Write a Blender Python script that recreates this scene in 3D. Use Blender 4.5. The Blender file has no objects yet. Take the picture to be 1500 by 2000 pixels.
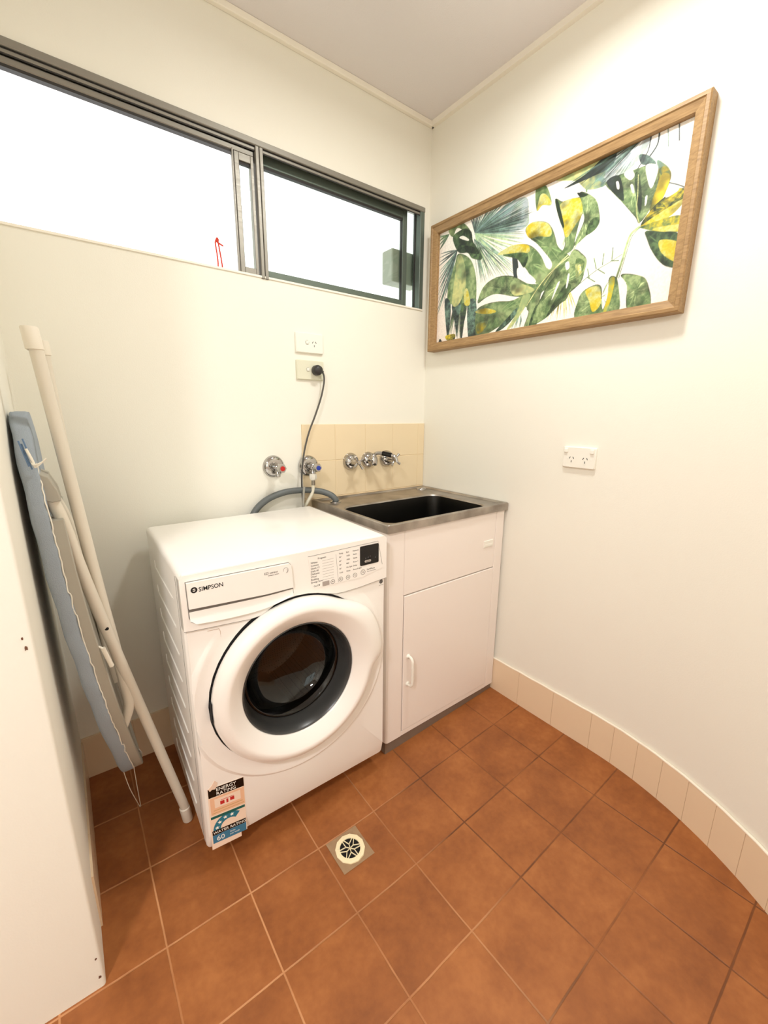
import bpy, bmesh, math, random
import numpy as np
from mathutils import Vector, Matrix
random.seed(7); rng = np.random.RandomState(11)
scene = bpy.context.scene
COL = scene.collection
PI = math.pi

# ------------------------------------------------------------------ camera
cam_d = bpy.data.cameras.new('camera'); cam = bpy.data.objects.new('camera', cam_d); COL.objects.link(cam)
cam_d.sensor_fit = 'HORIZONTAL'; cam_d.sensor_width = 36.0; cam_d.lens = 815.942 / 1500 * 36.0; cam_d.clip_start = 0.02
_R = Vector((0.79439577, -0.60735151, 0.00771372)); _U = Vector((0.13210174, 0.18515244, 0.97379038)); _F = Vector((0.59286127, 0.77255596, -0.22731651))
M = Matrix((( _R.x, _U.x, -_F.x, -1.42167716), (_R.y, _U.y, -_F.y, -1.55203638), (_R.z, _U.z, -_F.z, 1.22129486), (0, 0, 0, 1)))
cam.matrix_world = M
scene.camera = cam
# ------------------------------------------------------------------ exposure
scene.view_settings.view_transform = 'Standard'; scene.view_settings.look = 'None'
scene.view_settings.gamma = 1.0; scene.view_settings.use_curve_mapping = False
scene.view_settings.exposure = 0.37
scene.cycles.max_bounces = 10; scene.cycles.diffuse_bounces = 6; scene.cycles.sample_clamp_indirect = 6.0
# ------------------------------------------------------------------ world (overcast daylight outside the window)
world = bpy.data.worlds.new('daylight'); scene.world = world; world.use_nodes = True
bg = world.node_tree.nodes['Background']; bg.inputs[0].default_value = (1.0, 0.99, 0.97, 1); bg.inputs[1].default_value = 1.9
def lamp(name, kind, loc, power, color, size, rot=(0, 0, 0)):
    l = bpy.data.lights.new(name, kind); l.energy = power; l.color = color
    if kind == 'AREA': l.shape = 'DISK'; l.size = size
    else: l.shadow_soft_size = size
    o = bpy.data.objects.new(name, l); COL.objects.link(o); o.location = loc; o.rotation_euler = rot
    return o
lamp('ceiling_lamp', 'AREA', (-0.52, -0.90, 2.335), 9.0, (1.0, 1.0, 0.965), 0.20)
lamp('rear_fill_lamp', 'AREA', (-2.40, -1.90, 2.335), 28, (1.0, 0.97, 0.99), 0.24)  # added fill from behind, brightens the front of the nib wall

# ------------------------------------------------------------------ helpers
def lin(c):
    return tuple((x / 12.92 if x <= 0.04045 else ((x + 0.055) / 1.055) ** 2.4) for x in c[:3])
def new_mat(name):
    m = bpy.data.materials.new(name); m.use_nodes = True
    nt = m.node_tree; return m, nt, nt.nodes['Principled BSDF']
def mat(name, rgb, rough=0.5, metal=0.0, bump=0.0, bscale=200.0, var=0.0, vscale=5.0, coat=0.0, spec=None):
    m, nt, b = new_mat(name)
    c = lin(rgb)
    b.inputs['Base Color'].default_value = (*c, 1); b.inputs['Roughness'].default_value = rough; b.inputs['Metallic'].default_value = metal
    if coat: b.inputs['Coat Weight'].default_value = coat
    if spec is not None: b.inputs['Specular IOR Level'].default_value = spec
    tc = nt.nodes.new('ShaderNodeTexCoord')
    if var:
        n = nt.nodes.new('ShaderNodeTexNoise'); n.inputs['Scale'].default_value = vscale; n.inputs['Detail'].default_value = 4
        nt.links.new(tc.outputs['Object'], n.inputs['Vector'])
        mx = nt.nodes.new('ShaderNodeMix'); mx.data_type = 'RGBA'
        mx.inputs['A'].default_value = (*[x * (1 - var) for x in c], 1); mx.inputs['B'].default_value = (*[min(1, x * (1 + var)) for x in c], 1)
        nt.links.new(n.outputs['Fac'], mx.inputs['Factor']); nt.links.new(mx.outputs['Result'], b.inputs['Base Color'])
    if bump:
        n = nt.nodes.new('ShaderNodeTexNoise'); n.inputs['Scale'].default_value = bscale; n.inputs['Detail'].default_value = 3
        nt.links.new(tc.outputs['Object'], n.inputs['Vector'])
        bp = nt.nodes.new('ShaderNodeBump'); bp.inputs['Strength'].default_value = bump; bp.inputs['Distance'].default_value = 0.002
        nt.links.new(n.outputs['Fac'], bp.inputs['Height']); nt.links.new(bp.outputs['Normal'], b.inputs['Normal'])
    return m
def obj(name, bm, m=None, parent=None, smooth=None, flip=True):
    if flip: bmesh.ops.recalc_face_normals(bm, faces=bm.faces[:])
    me = bpy.data.meshes.new(name); bm.to_mesh(me); bm.free()
    if m is not None:
        for x in (m if isinstance(m, (list, tuple)) else [m]): me.materials.append(x)
    if smooth is not None:
        for p in me.polygons: p.use_smooth = True
        me.set_sharp_from_angle(angle=math.radians(smooth))
    o = bpy.data.objects.new(name, me); COL.objects.link(o)
    if parent is not None: o.parent = parent
    return o
def thing(name, label, cat, loc=(0, 0, 0), rotz=0.0, group=None):
    o = bpy.data.objects.new(name, None); COL.objects.link(o); o.empty_display_size = 0.05
    o.location = loc; o.rotation_euler = (0, 0, rotz); o['label'] = label; o['category'] = cat
    if group: o['group'] = group
    return o
def tag(o, label, cat, group=None):
    o['label'] = label; o['category'] = cat
    if group: o['group'] = group
    return o
def struct(o): o['kind'] = 'structure'; return o
def B(): return bmesh.new()
def box(bm, x0, x1, y0, y1, z0, z1, bev=0.0, seg=2, mi=0):
    vs = [bm.verts.new((x, y, z)) for x in (x0, x1) for y in (y0, y1) for z in (z0, z1)]
    idx = ((0, 1, 3, 2), (4, 6, 7, 5), (0, 4, 5, 1), (2, 3, 7, 6), (0, 2, 6, 4), (1, 5, 7, 3))
    fs = [bm.faces.new([vs[i] for i in f]) for f in idx]
    for f in fs: f.material_index = mi
    bmesh.ops.recalc_face_normals(bm, faces=fs)
    if bev > 0:
        es = list({e for f in fs for e in f.edges})
        r = bmesh.ops.bevel(bm, geom=es, offset=bev, segments=seg, profile=0.5, affect='EDGES')
        for f in r['faces']: f.material_index = mi
    return vs
def cat_rom(pts, n=6, closed=False):
    P = [Vector(p) for p in pts]; out = []; L = len(P)
    rngi = range(L) if closed else range(L - 1)
    for i in rngi:
        if closed: p0, p1, p2, p3 = P[(i - 1) % L], P[i], P[(i + 1) % L], P[(i + 2) % L]
        else: p0, p1, p2, p3 = P[max(i - 1, 0)], P[i], P[i + 1], P[min(i + 2, L - 1)]
        for k in range(n):
            t = k / n
            out.append(0.5 * ((2 * p1) + (p2 - p0) * t + (2 * p0 - 5 * p1 + 4 * p2 - p3) * t * t + (3 * p1 - p0 - 3 * p2 + p3) * t ** 3))
    if not closed: out.append(P[-1])
    return out
def tube(bm, pts, r, seg=12, smooth_n=0, cap=True, mi=0):
    P = cat_rom(pts, smooth_n) if smooth_n else [Vector(p) for p in pts]
    rs = r if isinstance(r, (list, tuple)) else [r] * len(P)
    if len(rs) != len(P): rs = [rs[0] + (rs[-1] - rs[0]) * i / (len(P) - 1) for i in range(len(P))]
    up = None; rings = []
    for i, p in enumerate(P):
        t = (P[min(i + 1, len(P) - 1)] - P[max(i - 1, 0)]).normalized()
        if up is None:
            a = Vector((0, 0, 1)) if abs(t.z) < 0.9 else Vector((1, 0, 0)); up = (a - t * a.dot(t)).normalized()
        else: up = (up - t * up.dot(t)).normalized()
        s = t.cross(up)
        rings.append([bm.verts.new(p + rs[i] * (math.cos(2 * PI * k / seg) * up + math.sin(2 * PI * k / seg) * s)) for k in range(seg)])
    for a, b in zip(rings, rings[1:]):
        for k in range(seg):
            f = bm.faces.new((a[k], a[(k + 1) % seg], b[(k + 1) % seg], b[k])); f.material_index = mi
    if cap:
        f = bm.faces.new(rings[0][::-1]); f.material_index = mi
        f = bm.faces.new(rings[-1]); f.material_index = mi
    return rings
def lathe(bm, prof, origin=(0, 0, 0), axis='-y', seg=48, rfun=None, close=False, mi=0):
    """prof: list of (radius, height along axis)."""
    o = Vector(origin)
    ax = {'-y': Vector((0, -1, 0)), '-x': Vector((-1, 0, 0)), 'z': Vector((0, 0, 1)), '-z': Vector((0, 0, -1))}[axis] if isinstance(axis, str) else Vector(axis).normalized()
    if abs(ax.z) < 0.9: u = Vector((0, 0, 1)).cross(ax).normalized(); v = Vector((0, 0, 1)); v = (v - ax * v.dot(ax)).normalized(); u = v.cross(ax).normalized()
    else: u = Vector((1, 0, 0)); v = Vector((0, 1, 0))
    rings = []
    for (r, h) in prof:
        if r < 1e-6: rings.append([bm.verts.new(o + ax * h)]); continue
        ring = []
        for k in range(seg):
            a = 2 * PI * k / seg; rr = rfun(r, a, h) if rfun else r
            ring.append(bm.verts.new(o + ax * h + rr * (math.cos(a) * u + math.sin(a) * v)))
        rings.append(ring)
    for a, b in zip(rings, rings[1:]):
        for k in range(seg):
            k2 = (k + 1) % seg
            if len(a) == 1: f = bm.faces.new((a[0], b[k], b[k2]))
            elif len(b) == 1: f = bm.faces.new((a[k], b[0], a[k2]))
            else: f = bm.faces.new((a[k], b[k], b[k2], a[k2]))
            f.material_index = mi
    return rings
def prism(bm, pts, a0, a1, plane='xz', mi=0, bev=0):
    """pts in a plane extruded along the third axis between a0 and a1."""
    def P(p, a): return {'xz': (p[0], a, p[1]), 'xy': (p[0], p[1], a), 'yz': (a, p[0], p[1])}[plane]
    A = [bm.verts.new(P(p, a0)) for p in pts]; Bv = [bm.verts.new(P(p, a1)) for p in pts]
    n = len(pts); fs = [bm.faces.new(A[::-1]), bm.faces.new(Bv)]
    for i in range(n): fs.append(bm.faces.new((A[i], A[(i + 1) % n], Bv[(i + 1) % n], Bv[i])))
    for f in fs: f.material_index = mi
    if bev:
        bmesh.ops.recalc_face_normals(bm, faces=fs)
        es = list({e for f in fs[:2] for e in f.edges}); bmesh.ops.bevel(bm, geom=es, offset=bev, segments=2, profile=0.5, affect='EDGES')
def rrect(x0, x1, y0, y1, r, n=6):
    out = []
    for cx, cy, a0 in ((x1 - r, y1 - r, 0), (x0 + r, y1 - r, PI / 2), (x0 + r, y0 + r, PI), (x1 - r, y0 + r, 1.5 * PI)):
        for k in range(n + 1):
            a = a0 + PI / 2 * k / n; out.append((cx + r * math.cos(a), cy + r * math.sin(a)))
    return out
def text(name, body, size, loc, m, parent, rot=(PI / 2, 0, 0), align='LEFT', ext=0.0002, sx=1.0, bold=0.0):
    c = bpy.data.curves.new(name, 'FONT'); c.body = body; c.size = size; c.extrude = ext; c.align_x = align; c.resolution_u = 3; c.offset = bold
    t = bpy.data.objects.new(name + '_curve', c); COL.objects.link(t)
    bpy.context.view_layer.update()
    me = bpy.data.meshes.new_from_object(t.evaluated_get(bpy.context.evaluated_depsgraph_get()))
    bpy.data.objects.remove(t); bpy.data.curves.remove(c)
    me.materials.clear(); me.materials.append(m); me.name = name
    o = bpy.data.objects.new(name, me); COL.objects.link(o); o.parent = parent
    o.location = loc; o.rotation_euler = rot; o.scale = (sx, 1, 1)
    return o
def text_block(name, items, m, parent, y):
    """several printed words as one mesh; items = (text, size, x, z)"""
    bm = B()
    for s, size, x, z in items:
        c = bpy.data.curves.new('w', 'FONT'); c.body = s; c.size = size; c.extrude = 0.0001; c.resolution_u = 2
        t = bpy.data.objects.new('w', c); COL.objects.link(t); bpy.context.view_layer.update()
        me = bpy.data.meshes.new_from_object(t.evaluated_get(bpy.context.evaluated_depsgraph_get()))
        me.transform(Matrix.Translation((x, y, z)) @ Matrix.Rotation(PI / 2, 4, 'X')); bm.from_mesh(me)
        bpy.data.objects.remove(t); bpy.data.curves.remove(c); bpy.data.meshes.remove(me)
    return obj(name, bm, m, parent, flip=False)

# ------------------------------------------------------------------ floor height (falls to the drain)
DX, DY = -0.8349, -0.7392
def fz(x, y): return -0.0344 + 0.0418 * min(math.sqrt((x - DX) ** 2 + (y - DY) ** 2 + 0.0025), 1.2)

# ------------------------------------------------------------------ materials
M_wall = mat('wall_paint', (0.925, 0.915, 0.87), 0.6, bump=0.12, bscale=260, var=0.012, vscale=2)
M_ceil = mat('ceiling_paint', (0.90, 0.885, 0.885), 0.85, bump=0.25, bscale=320, var=0.015, vscale=3)
M_trim = mat('trim_paint', (0.95, 0.93, 0.88), 0.45)
M_white = mat('white_enamel', (0.95, 0.935, 0.91), 0.28, coat=0.3)
M_cab = mat('white_powder_coat', (0.935, 0.90, 0.87), 0.38)
M_plast = mat('white_plastic', (0.93, 0.92, 0.88), 0.35)
M_oldpl = mat('yellowed_plastic', (0.86, 0.855, 0.77), 0.4)
M_dark = mat('dark_slot', (0.03, 0.03, 0.03), 0.8)
M_black = mat('black_gloss', (0.015, 0.015, 0.015), 0.12)
M_ink = mat('black_print', (0.06, 0.06, 0.06), 0.6)
M_greyink = mat('grey_print', (0.38, 0.37, 0.36), 0.6)
M_line = mat('seam_line', (0.45, 0.44, 0.42), 0.6)
M_chrome = mat('chrome', (0.72, 0.71, 0.70), 0.08, 1.0)
M_rubber = mat('dark_rubber', (0.16, 0.17, 0.165), 0.5)
M_hose = mat('grey_hose', (0.36, 0.38, 0.38), 0.45)
M_cord = mat('grey_cord', (0.30, 0.29, 0.27), 0.5)
M_plug = mat('dark_plug', (0.17, 0.165, 0.16), 0.42)
M_whose = mat('white_hose', (0.90, 0.88, 0.80), 0.4)
M_gtape = mat('pale_grey_plastic', (0.62, 0.61, 0.57), 0.5)
M_tubep = mat('white_tube_paint', (0.86, 0.83, 0.77), 0.4)
M_cap = mat('white_rubber', (0.90, 0.87, 0.81), 0.55)
M_cloth = mat('blue_cover_cloth', (0.60, 0.64, 0.68), 0.9, bump=0.5, bscale=500, var=0.10, vscale=9)
M_clothd = mat('blue_stripes', (0.40, 0.50, 0.62), 0.9)
M_pan = mat('beige_metal', (0.66, 0.64, 0.59), 0.5)
M_thread = mat('white_thread', (0.93, 0.91, 0.86), 0.9)
M_ivory = mat('ivory_grate', (0.93, 0.88, 0.73), 0.4)
M_void = mat('drain_void', (0.03, 0.02, 0.015), 0.9)
M_bezel = mat('charcoal_plastic', (0.22, 0.22, 0.215), 0.3)
M_red = mat('red_cap', (0.72, 0.10, 0.08), 0.35)
M_blue = mat('blue_cap', (0.13, 0.22, 0.62), 0.35)
M_twine = mat('red_twine', (0.80, 0.26, 0.18), 0.8)
def aluminium(name, rgb, rough):
    m, nt, b = new_mat(name); b.inputs['Metallic'].default_value = 0.55; b.inputs['Roughness'].default_value = rough
    b.inputs['Base Color'].default_value = (*lin(rgb), 1)
    tc = nt.nodes.new('ShaderNodeTexCoord'); mp = nt.nodes.new('ShaderNodeMapping'); mp.inputs['Scale'].default_value = (3, 300, 300)
    n = nt.nodes.new('ShaderNodeTexNoise'); n.inputs['Scale'].default_value = 1.0
    nt.links.new(tc.outputs['Object'], mp.inputs['Vector']); nt.links.new(mp.outputs['Vector'], n.inputs['Vector'])
    r = nt.nodes.new('ShaderNodeMapRange'); r.inputs['To Min'].default_value = rough - 0.08; r.inputs['To Max'].default_value = rough + 0.12
    nt.links.new(n.outputs['Fac'], r.inputs['Value']); nt.links.new(r.outputs['Result'], b.inputs['Roughness'])
    return m
M_alu = aluminium('anodised_aluminium', (0.56, 0.545, 0.51), 0.42)
M_alug = aluminium('grey_green_aluminium', (0.42, 0.465, 0.43), 0.5)
M_alud = mat('dark_gasket', (0.16, 0.15, 0.14), 0.6)
def steel():
    m, nt, b = new_mat('brushed_stainless'); b.inputs['Metallic'].default_value = 1.0
    tc = nt.nodes.new('ShaderNodeTexCoord'); n = nt.nodes.new('ShaderNodeTexNoise'); n.inputs['Scale'].default_value = 14; n.inputs['Detail'].default_value = 6
    nt.links.new(tc.outputs['Object'], n.inputs['Vector'])
    cr = nt.nodes.new('ShaderNodeValToRGB'); cr.color_ramp.elements[0].position = 0.3; cr.color_ramp.elements[1].position = 0.7
    cr.color_ramp.elements[0].color = (*lin((0.56, 0.53, 0.50)), 1); cr.color_ramp.elements[1].color = (*lin((0.75, 0.72, 0.69)), 1)
    r = nt.nodes.new('ShaderNodeMapRange'); r.inputs['To Min'].default_value = 0.22; r.inputs['To Max'].default_value = 0.48
    nt.links.new(n.outputs['Fac'], cr.inputs['Fac']); nt.links.new(cr.outputs['Color'], b.inputs['Base Color'])
    nt.links.new(n.outputs['Fac'], r.inputs['Value']); nt.links.new(r.outputs['Result'], b.inputs['Roughness'])
    return m
M_steel = steel()
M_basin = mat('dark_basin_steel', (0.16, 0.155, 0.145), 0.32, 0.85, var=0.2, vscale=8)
def wood():
    m, nt, b = new_mat('oak_wood'); b.inputs['Roughness'].default_value = 0.55
    tc = nt.nodes.new('ShaderNodeTexCoord'); mp = nt.nodes.new('ShaderNodeMapping'); mp.inputs['Scale'].default_value = (60, 5, 60)
    n = nt.nodes.new('ShaderNodeTexNoise'); n.inputs['Scale'].default_value = 3; n.inputs['Detail'].default_value = 6; n.inputs['Roughness'].default_value = 0.65
    cr = nt.nodes.new('ShaderNodeValToRGB'); cr.color_ramp.elements[0].position = 0.3; cr.color_ramp.elements[1].position = 0.75
    cr.color_ramp.elements[0].color = (*lin((0.52, 0.40, 0.25)), 1); cr.color_ramp.elements[1].color = (*lin((0.70, 0.565, 0.38)), 1)
    nt.links.new(tc.outputs['Object'], mp.inputs['Vector']); nt.links.new(mp.outputs['Vector'], n.inputs['Vector'])
    nt.links.new(n.outputs['Fac'], cr.inputs['Fac']); nt.links.new(cr.outputs['Color'], b.inputs['Base Color'])
    return m
M_wood = wood()
def glass(name, rgb=(1, 1, 1), rough=0.0):
    m, nt, b = new_mat(name); b.inputs['Base Color'].default_value = (*rgb, 1); b.inputs['Roughness'].default_value = rough
    b.inputs['Transmission Weight'].default_value = 1.0; b.inputs['IOR'].default_value = 1.45
    return m
def pane_glass():
    m = bpy.data.materials.new('window_glass'); m.use_nodes = True; nt = m.node_tree; nt.nodes.clear()
    o = nt.nodes.new('ShaderNodeOutputMaterial'); t = nt.nodes.new('ShaderNodeBsdfTransparent'); t.inputs[0].default_value = (0.93, 0.97, 0.95, 1)
    g = nt.nodes.new('ShaderNodeBsdfGlossy'); g.inputs['Roughness'].default_value = 0.02
    f = nt.nodes.new('ShaderNodeFresnel'); f.inputs[0].default_value = 1.3; mx = nt.nodes.new('ShaderNodeMixShader')
    nt.links.new(f.outputs[0], mx.inputs[0]); nt.links.new(t.outputs[0], mx.inputs[1]); nt.links.new(g.outputs[0], mx.inputs[2]); nt.links.new(mx.outputs[0], o.inputs[0])
    return m
M_pane = pane_glass()
M_bowl = glass('dark_bowl_glass', (0.24, 0.235, 0.225), 0.02)
def math_node(nt, op, a, b=None):
    n = nt.nodes.new('ShaderNodeMath'); n.operation = op
    for i, v in enumerate((a, b)):
        if v is None: continue
        if isinstance(v, (int, float)): n.inputs[i].default_value = v
        else: nt.links.new(v, n.inputs[i])
    return n.outputs[0]
def floor_mat():
    m, nt, b = new_mat('terracotta_tiles')
    tc = nt.nodes.new('ShaderNodeTexCoord'); sp = nt.nodes.new('ShaderNodeSeparateXYZ'); nt.links.new(tc.outputs['Object'], sp.inputs[0])
    u = math_node(nt, 'DIVIDE', math_node(nt, 'SUBTRACT', sp.outputs['X'], -0.1694), 0.2017)
    yy = math_node(nt, 'SUBTRACT', sp.outputs['Y'], -0.6673)
    neg = math_node(nt, 'DIVIDE', math_node(nt, 'MINIMUM', yy, 0.0), 0.2055); pos = math_node(nt, 'DIVIDE', math_node(nt, 'MAXIMUM', yy, 0.0), 0.2225)
    v = math_node(nt, 'ADD', neg, pos)
    # slightly uneven joints
    nz = nt.nodes.new('ShaderNodeTexNoise'); nz.inputs['Scale'].default_value = 9; nt.links.new(tc.outputs['Object'], nz.inputs['Vector'])
    jit = math_node(nt, 'MULTIPLY', math_node(nt, 'SUBTRACT', nz.outputs['Fac'], 0.5), 0.016)
    def edge(c):
        f = math_node(nt, 'FRACT', math_node(nt, 'ADD', c, jit)); return math_node(nt, 'MINIMUM', f, math_node(nt, 'SUBTRACT', 1.0, f))
    e = math_node(nt, 'MINIMUM', edge(u), edge(v))
    g = nt.nodes.new('ShaderNodeMapRange'); g.interpolation_type = 'SMOOTHSTEP'; g.inputs['From Min'].default_value = 0.006; g.inputs['From Max'].default_value = 0.014
    g.inputs['To Min'].default_value = 1.0; g.inputs['To Max'].default_value = 0.0; nt.links.new(e, g.inputs['Value'])
    # per tile tone
    cid = nt.nodes.new('ShaderNodeCombineXYZ'); nt.links.new(math_node(nt, 'FLOOR', u), cid.inputs[0]); nt.links.new(math_node(nt, 'FLOOR', v), cid.inputs[1])
    wn = nt.nodes.new('ShaderNodeTexWhiteNoise'); nt.links.new(cid.outputs[0], wn.inputs['Vector'])
    n1 = nt.nodes.new('ShaderNodeTexNoise'); n1.inputs['Scale'].default_value = 8; n1.inputs['Detail'].default_value = 8; n1.inputs['Roughness'].default_value = 0.62
    nt.links.new(tc.outputs['Object'], n1.inputs['Vector'])
    n2 = nt.nodes.new('ShaderNodeTexNoise'); n2.inputs['Scale'].default_value = 60; n2.inputs['Detail'].default_value = 6; nt.links.new(tc.outputs['Object'], n2.inputs['Vector'])
    t = math_node(nt, 'ADD', math_node(nt, 'MULTIPLY', n1.outputs['Fac'], 0.75), math_node(nt, 'ADD', math_node(nt, 'MULTIPLY', n2.outputs['Fac'], 0.25), math_node(nt, 'MULTIPLY', math_node(nt, 'SUBTRACT', wn.outputs['Value'], 0.5), 0.10)))
    cr = nt.nodes.new('ShaderNodeValToRGB'); el = cr.color_ramp.elements
    el[0].position = 0.33; el[0].color = (*lin((0.515, 0.30, 0.155)), 1); el[1].position = 0.68; el[1].color = (*lin((0.66, 0.415, 0.225)), 1)
    k = el.new(0.5); k.color = (*lin((0.59, 0.355, 0.185)), 1)
    nt.links.new(t, cr.inputs['Fac'])
    # grout: pale in some runs, brown in others
    n3 = nt.nodes.new('ShaderNodeTexNoise'); n3.inputs['Scale'].default_value = 2.2; nt.links.new(tc.outputs['Object'], n3.inputs['Vector'])
    gx = math_node(nt, 'ADD', math_node(nt, 'MULTIPLY', sp.outputs['X'], 0.55), math_node(nt, 'MULTIPLY', n3.outputs['Fac'], 0.9))
    gr = nt.nodes.new('ShaderNodeValToRGB'); ge = gr.color_ramp.elements
    gr.color_ramp.elements[0].position = 0.0; ge[0].color = (*lin((0.80, 0.58, 0.40)), 1); ge[1].position = 0.30; ge[1].color = (*lin((0.38, 0.22, 0.12)), 1)
    nt.links.new(math_node(nt, 'ADD', gx, 0.12), gr.inputs['Fac'])
    mx = nt.nodes.new('ShaderNodeMix'); mx.data_type = 'RGBA'
    n4 = nt.nodes.new('ShaderNodeTexNoise'); n4.inputs['Scale'].default_value = 4.5; n4.inputs['Detail'].default_value = 3; nt.links.new(tc.outputs['Object'], n4.inputs['Vector'])
    gm = nt.nodes.new('ShaderNodeMapRange'); gm.inputs['From Min'].default_value = 0.38; gm.inputs['From Max'].default_value = 0.60; gm.inputs['To Min'].default_value = 0.28; gm.inputs['To Max'].default_value = 0.9; nt.links.new(n4.outputs['Fac'], gm.inputs['Value'])
    nt.links.new(math_node(nt, 'MULTIPLY', g.outputs['Result'], gm.outputs['Result']), mx.inputs['Factor']); nt.links.new(cr.outputs['Color'], mx.inputs['A']); nt.links.new(gr.outputs['Color'], mx.inputs['B'])
    nt.links.new(mx.outputs['Result'], b.inputs['Base Color'])
    b.inputs['Roughness'].default_value = 0.42; b.inputs['Specular IOR Level'].default_value = 0.35
    h = math_node(nt, 'SUBTRACT', math_node(nt, 'MULTIPLY', n2.outputs['Fac'], 0.12), g.outputs['Result'])
    bp = nt.nodes.new('ShaderNodeBump'); bp.inputs['Strength'].default_value = 0.5; bp.inputs['Distance'].default_value = 0.0015
    nt.links.new(h, bp.inputs['Height']); nt.links.new(bp.outputs['Normal'], b.inputs['Normal'])
    return m
M_floor = floor_mat()
M_skt = mat('cream_tile', (0.91, 0.82, 0.70), 0.28, var=0.02, vscale=6)
M_grout = mat('tile_joint', (0.78, 0.68, 0.55), 0.8)
M_splash = mat('beige_tile', (0.90, 0.825, 0.69), 0.22, var=0.025, vscale=7)
M_sgrout = mat('beige_grout', (0.86, 0.77, 0.62), 0.8)
M_caulk = mat('white_caulk', (0.95, 0.91, 0.84), 0.4)
M_mortar = mat('grey_mortar', (0.60, 0.49, 0.37), 0.8, bump=0.6, bscale=120, var=0.18, vscale=45)

# ================================================================== SETTING
# floor
bm = B(); xs = [-3.2 + 0.05 * i for i in range(73)]; ys = [-2.75 + 0.05 * i for i in range(60)]
g = [[bm.verts.new((x, y, fz(x, y))) for y in ys] for x in xs]
for i in range(len(xs) - 1):
    for j in range(len(ys) - 1): bm.faces.new((g[i][j], g[i + 1][j], g[i + 1][j + 1], g[i][j + 1]))
struct(obj('floor', bm, M_floor, smooth=40))
# ceiling
bm = B(); box(bm, -3.3, 0.2, -2.75, 0.14, 2.424, 2.52); struct(obj('ceiling', bm, M_ceil))
# window wall with its long high opening
WX0, WX1, WZ0, WZ1 = -1.494, -0.020, 1.690, 2.100
bm = B()
box(bm, -1.62, WX0, 0, 0.06, -0.1, 2.424); box(bm, WX1, 0.13, 0, 0.06, -0.1, 2.424)
box(bm, WX0, WX1, 0, 0.06, -0.1, WZ0); box(bm, WX0, WX1, 0, 0.06, WZ1, 2.424)
struct(obj('wall_back', bm, M_wall))
# left nib wall
bm = B(); vs = box(bm, -3.2, -1.499, -0.661, 0.0, -0.1, 2.424)
for v in bm.verts:
    if v.co.x > -2: v.co.x = -1.4995 - 0.0057 * v.co.z
es = [e for e in bm.edges if all(v.co.x > -2 and v.co.y < -0.5 for v in e.verts)]
bmesh.ops.bevel(bm, geom=es, offset=0.006, segments=3, profile=0.5, affect='EDGES')
wl = struct(obj('wall_left', bm, M_wall, smooth=30))
M_chip = mat('bare_plaster', (0.42, 0.28, 0.20), 0.9)
for cx, cz, r_ in ((-1.5165, 0.823, 0.0032), (-1.5085, 0.078, 0.0025), (-1.5075, 0.024, 0.0030), (-1.5185, 0.842, 0.0018)):
    bm = B(); n_ = 9; pts = [(cx + r_ * random.uniform(0.5, 1.2) * math.cos(2 * PI * i / n_), cz + 1.5 * r_ * random.uniform(0.5, 1.3) * math.sin(2 * PI * i / n_)) for i in range(n_)]
    ring = [bm.verts.new((p[0], -0.6618, p[1])) for p in pts]; r2 = [bm.verts.new((p[0], -0.6600, p[1])) for p in pts]; bm.faces.new(ring); bm.faces.new(r2)
    for i in range(n_): bm.faces.new((ring[i], ring[(i + 1) % n_], r2[(i + 1) % n_], r2[i]))
    obj('paint_chip', bm, M_chip, wl)
# right wall, straight then curving in towards the room
WR = 0.012; RAD = 0.955; ARC0 = -0.968
def right_path(off=0.0):
    pts = [(WR - off, 0.0)] + [(WR - off, -0.12 * i) for i in range(1, 9)]
    for k in range(0, 21):
        a = math.radians(48) * k / 20; pts.append((WR - RAD + (RAD - off) * math.cos(a), ARC0 - (RAD - off) * math.sin(a)))
    a = math.radians(48); L = 1.05
    x, y = pts[-1]; pts.append((x - math.sin(a) * L, y - math.cos(a) * L))
    return pts
def strip(bm, inner, outer, z0, z1, mi=0, capends=True):
    n = len(inner); zb = [(z0(*p) if callable(z0) else z0) for p in inner]
    A = [bm.verts.new((*inner[i], zb[i])) for i in range(n)]; Bv = [bm.verts.new((*inner[i], z1)) for i in range(n)]
    Cv = [bm.verts.new((*outer[i], z1)) for i in range(n)]; D = [bm.verts.new((*outer[i], zb[i])) for i in range(n)]
    for i in range(n - 1):
        for p, q in ((A, Bv), (Bv, Cv), (Cv, D), (D, A)): bm.faces.new((p[i], p[i + 1], q[i + 1], q[i])).material_index = mi
    if capends:
        for i in (0, n - 1): bm.faces.new((A[i], Bv[i], Cv[i], D[i])).material_index = mi
bm = B(); strip(bm, right_path(0), right_path(-0.12), -0.1, 2.424); struct(obj('wall_right', bm, M_wall, smooth=30))
# rear and far walls close the room behind the camera
bm = B(); box(bm, -3.3, -2.7, -2.75, -2.62, -0.1, 2.424); box(bm, -1.5, -0.6, -2.75, -2.62, -0.1, 2.424); box(bm, -2.7, -1.5, -2.75, -2.62, -0.1, 0.9); box(bm, -2.7, -1.5, -2.75, -2.62, 2.1, 2.424)
struct(obj('wall_rear', bm, M_wall))
bm = B(); box(bm, -3.3, -3.2, -2.62, -0.0, -0.1, 2.424); struct(obj('wall_side', bm, M_wall))
# cornice battens
bm = B(); box(bm, -1.51, WR, -0.018, 0.0, 2.404, 2.424, 0.003); struct(obj('trim_1', bm, M_trim))
bm = B(); P0, P1 = right_path(0.0), right_path(0.018); P1[0] = (P1[0][0], -0.018)
strip(bm, P1, P0, 2.404, 2.424); struct(obj('trim_2', bm, M_trim))
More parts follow.
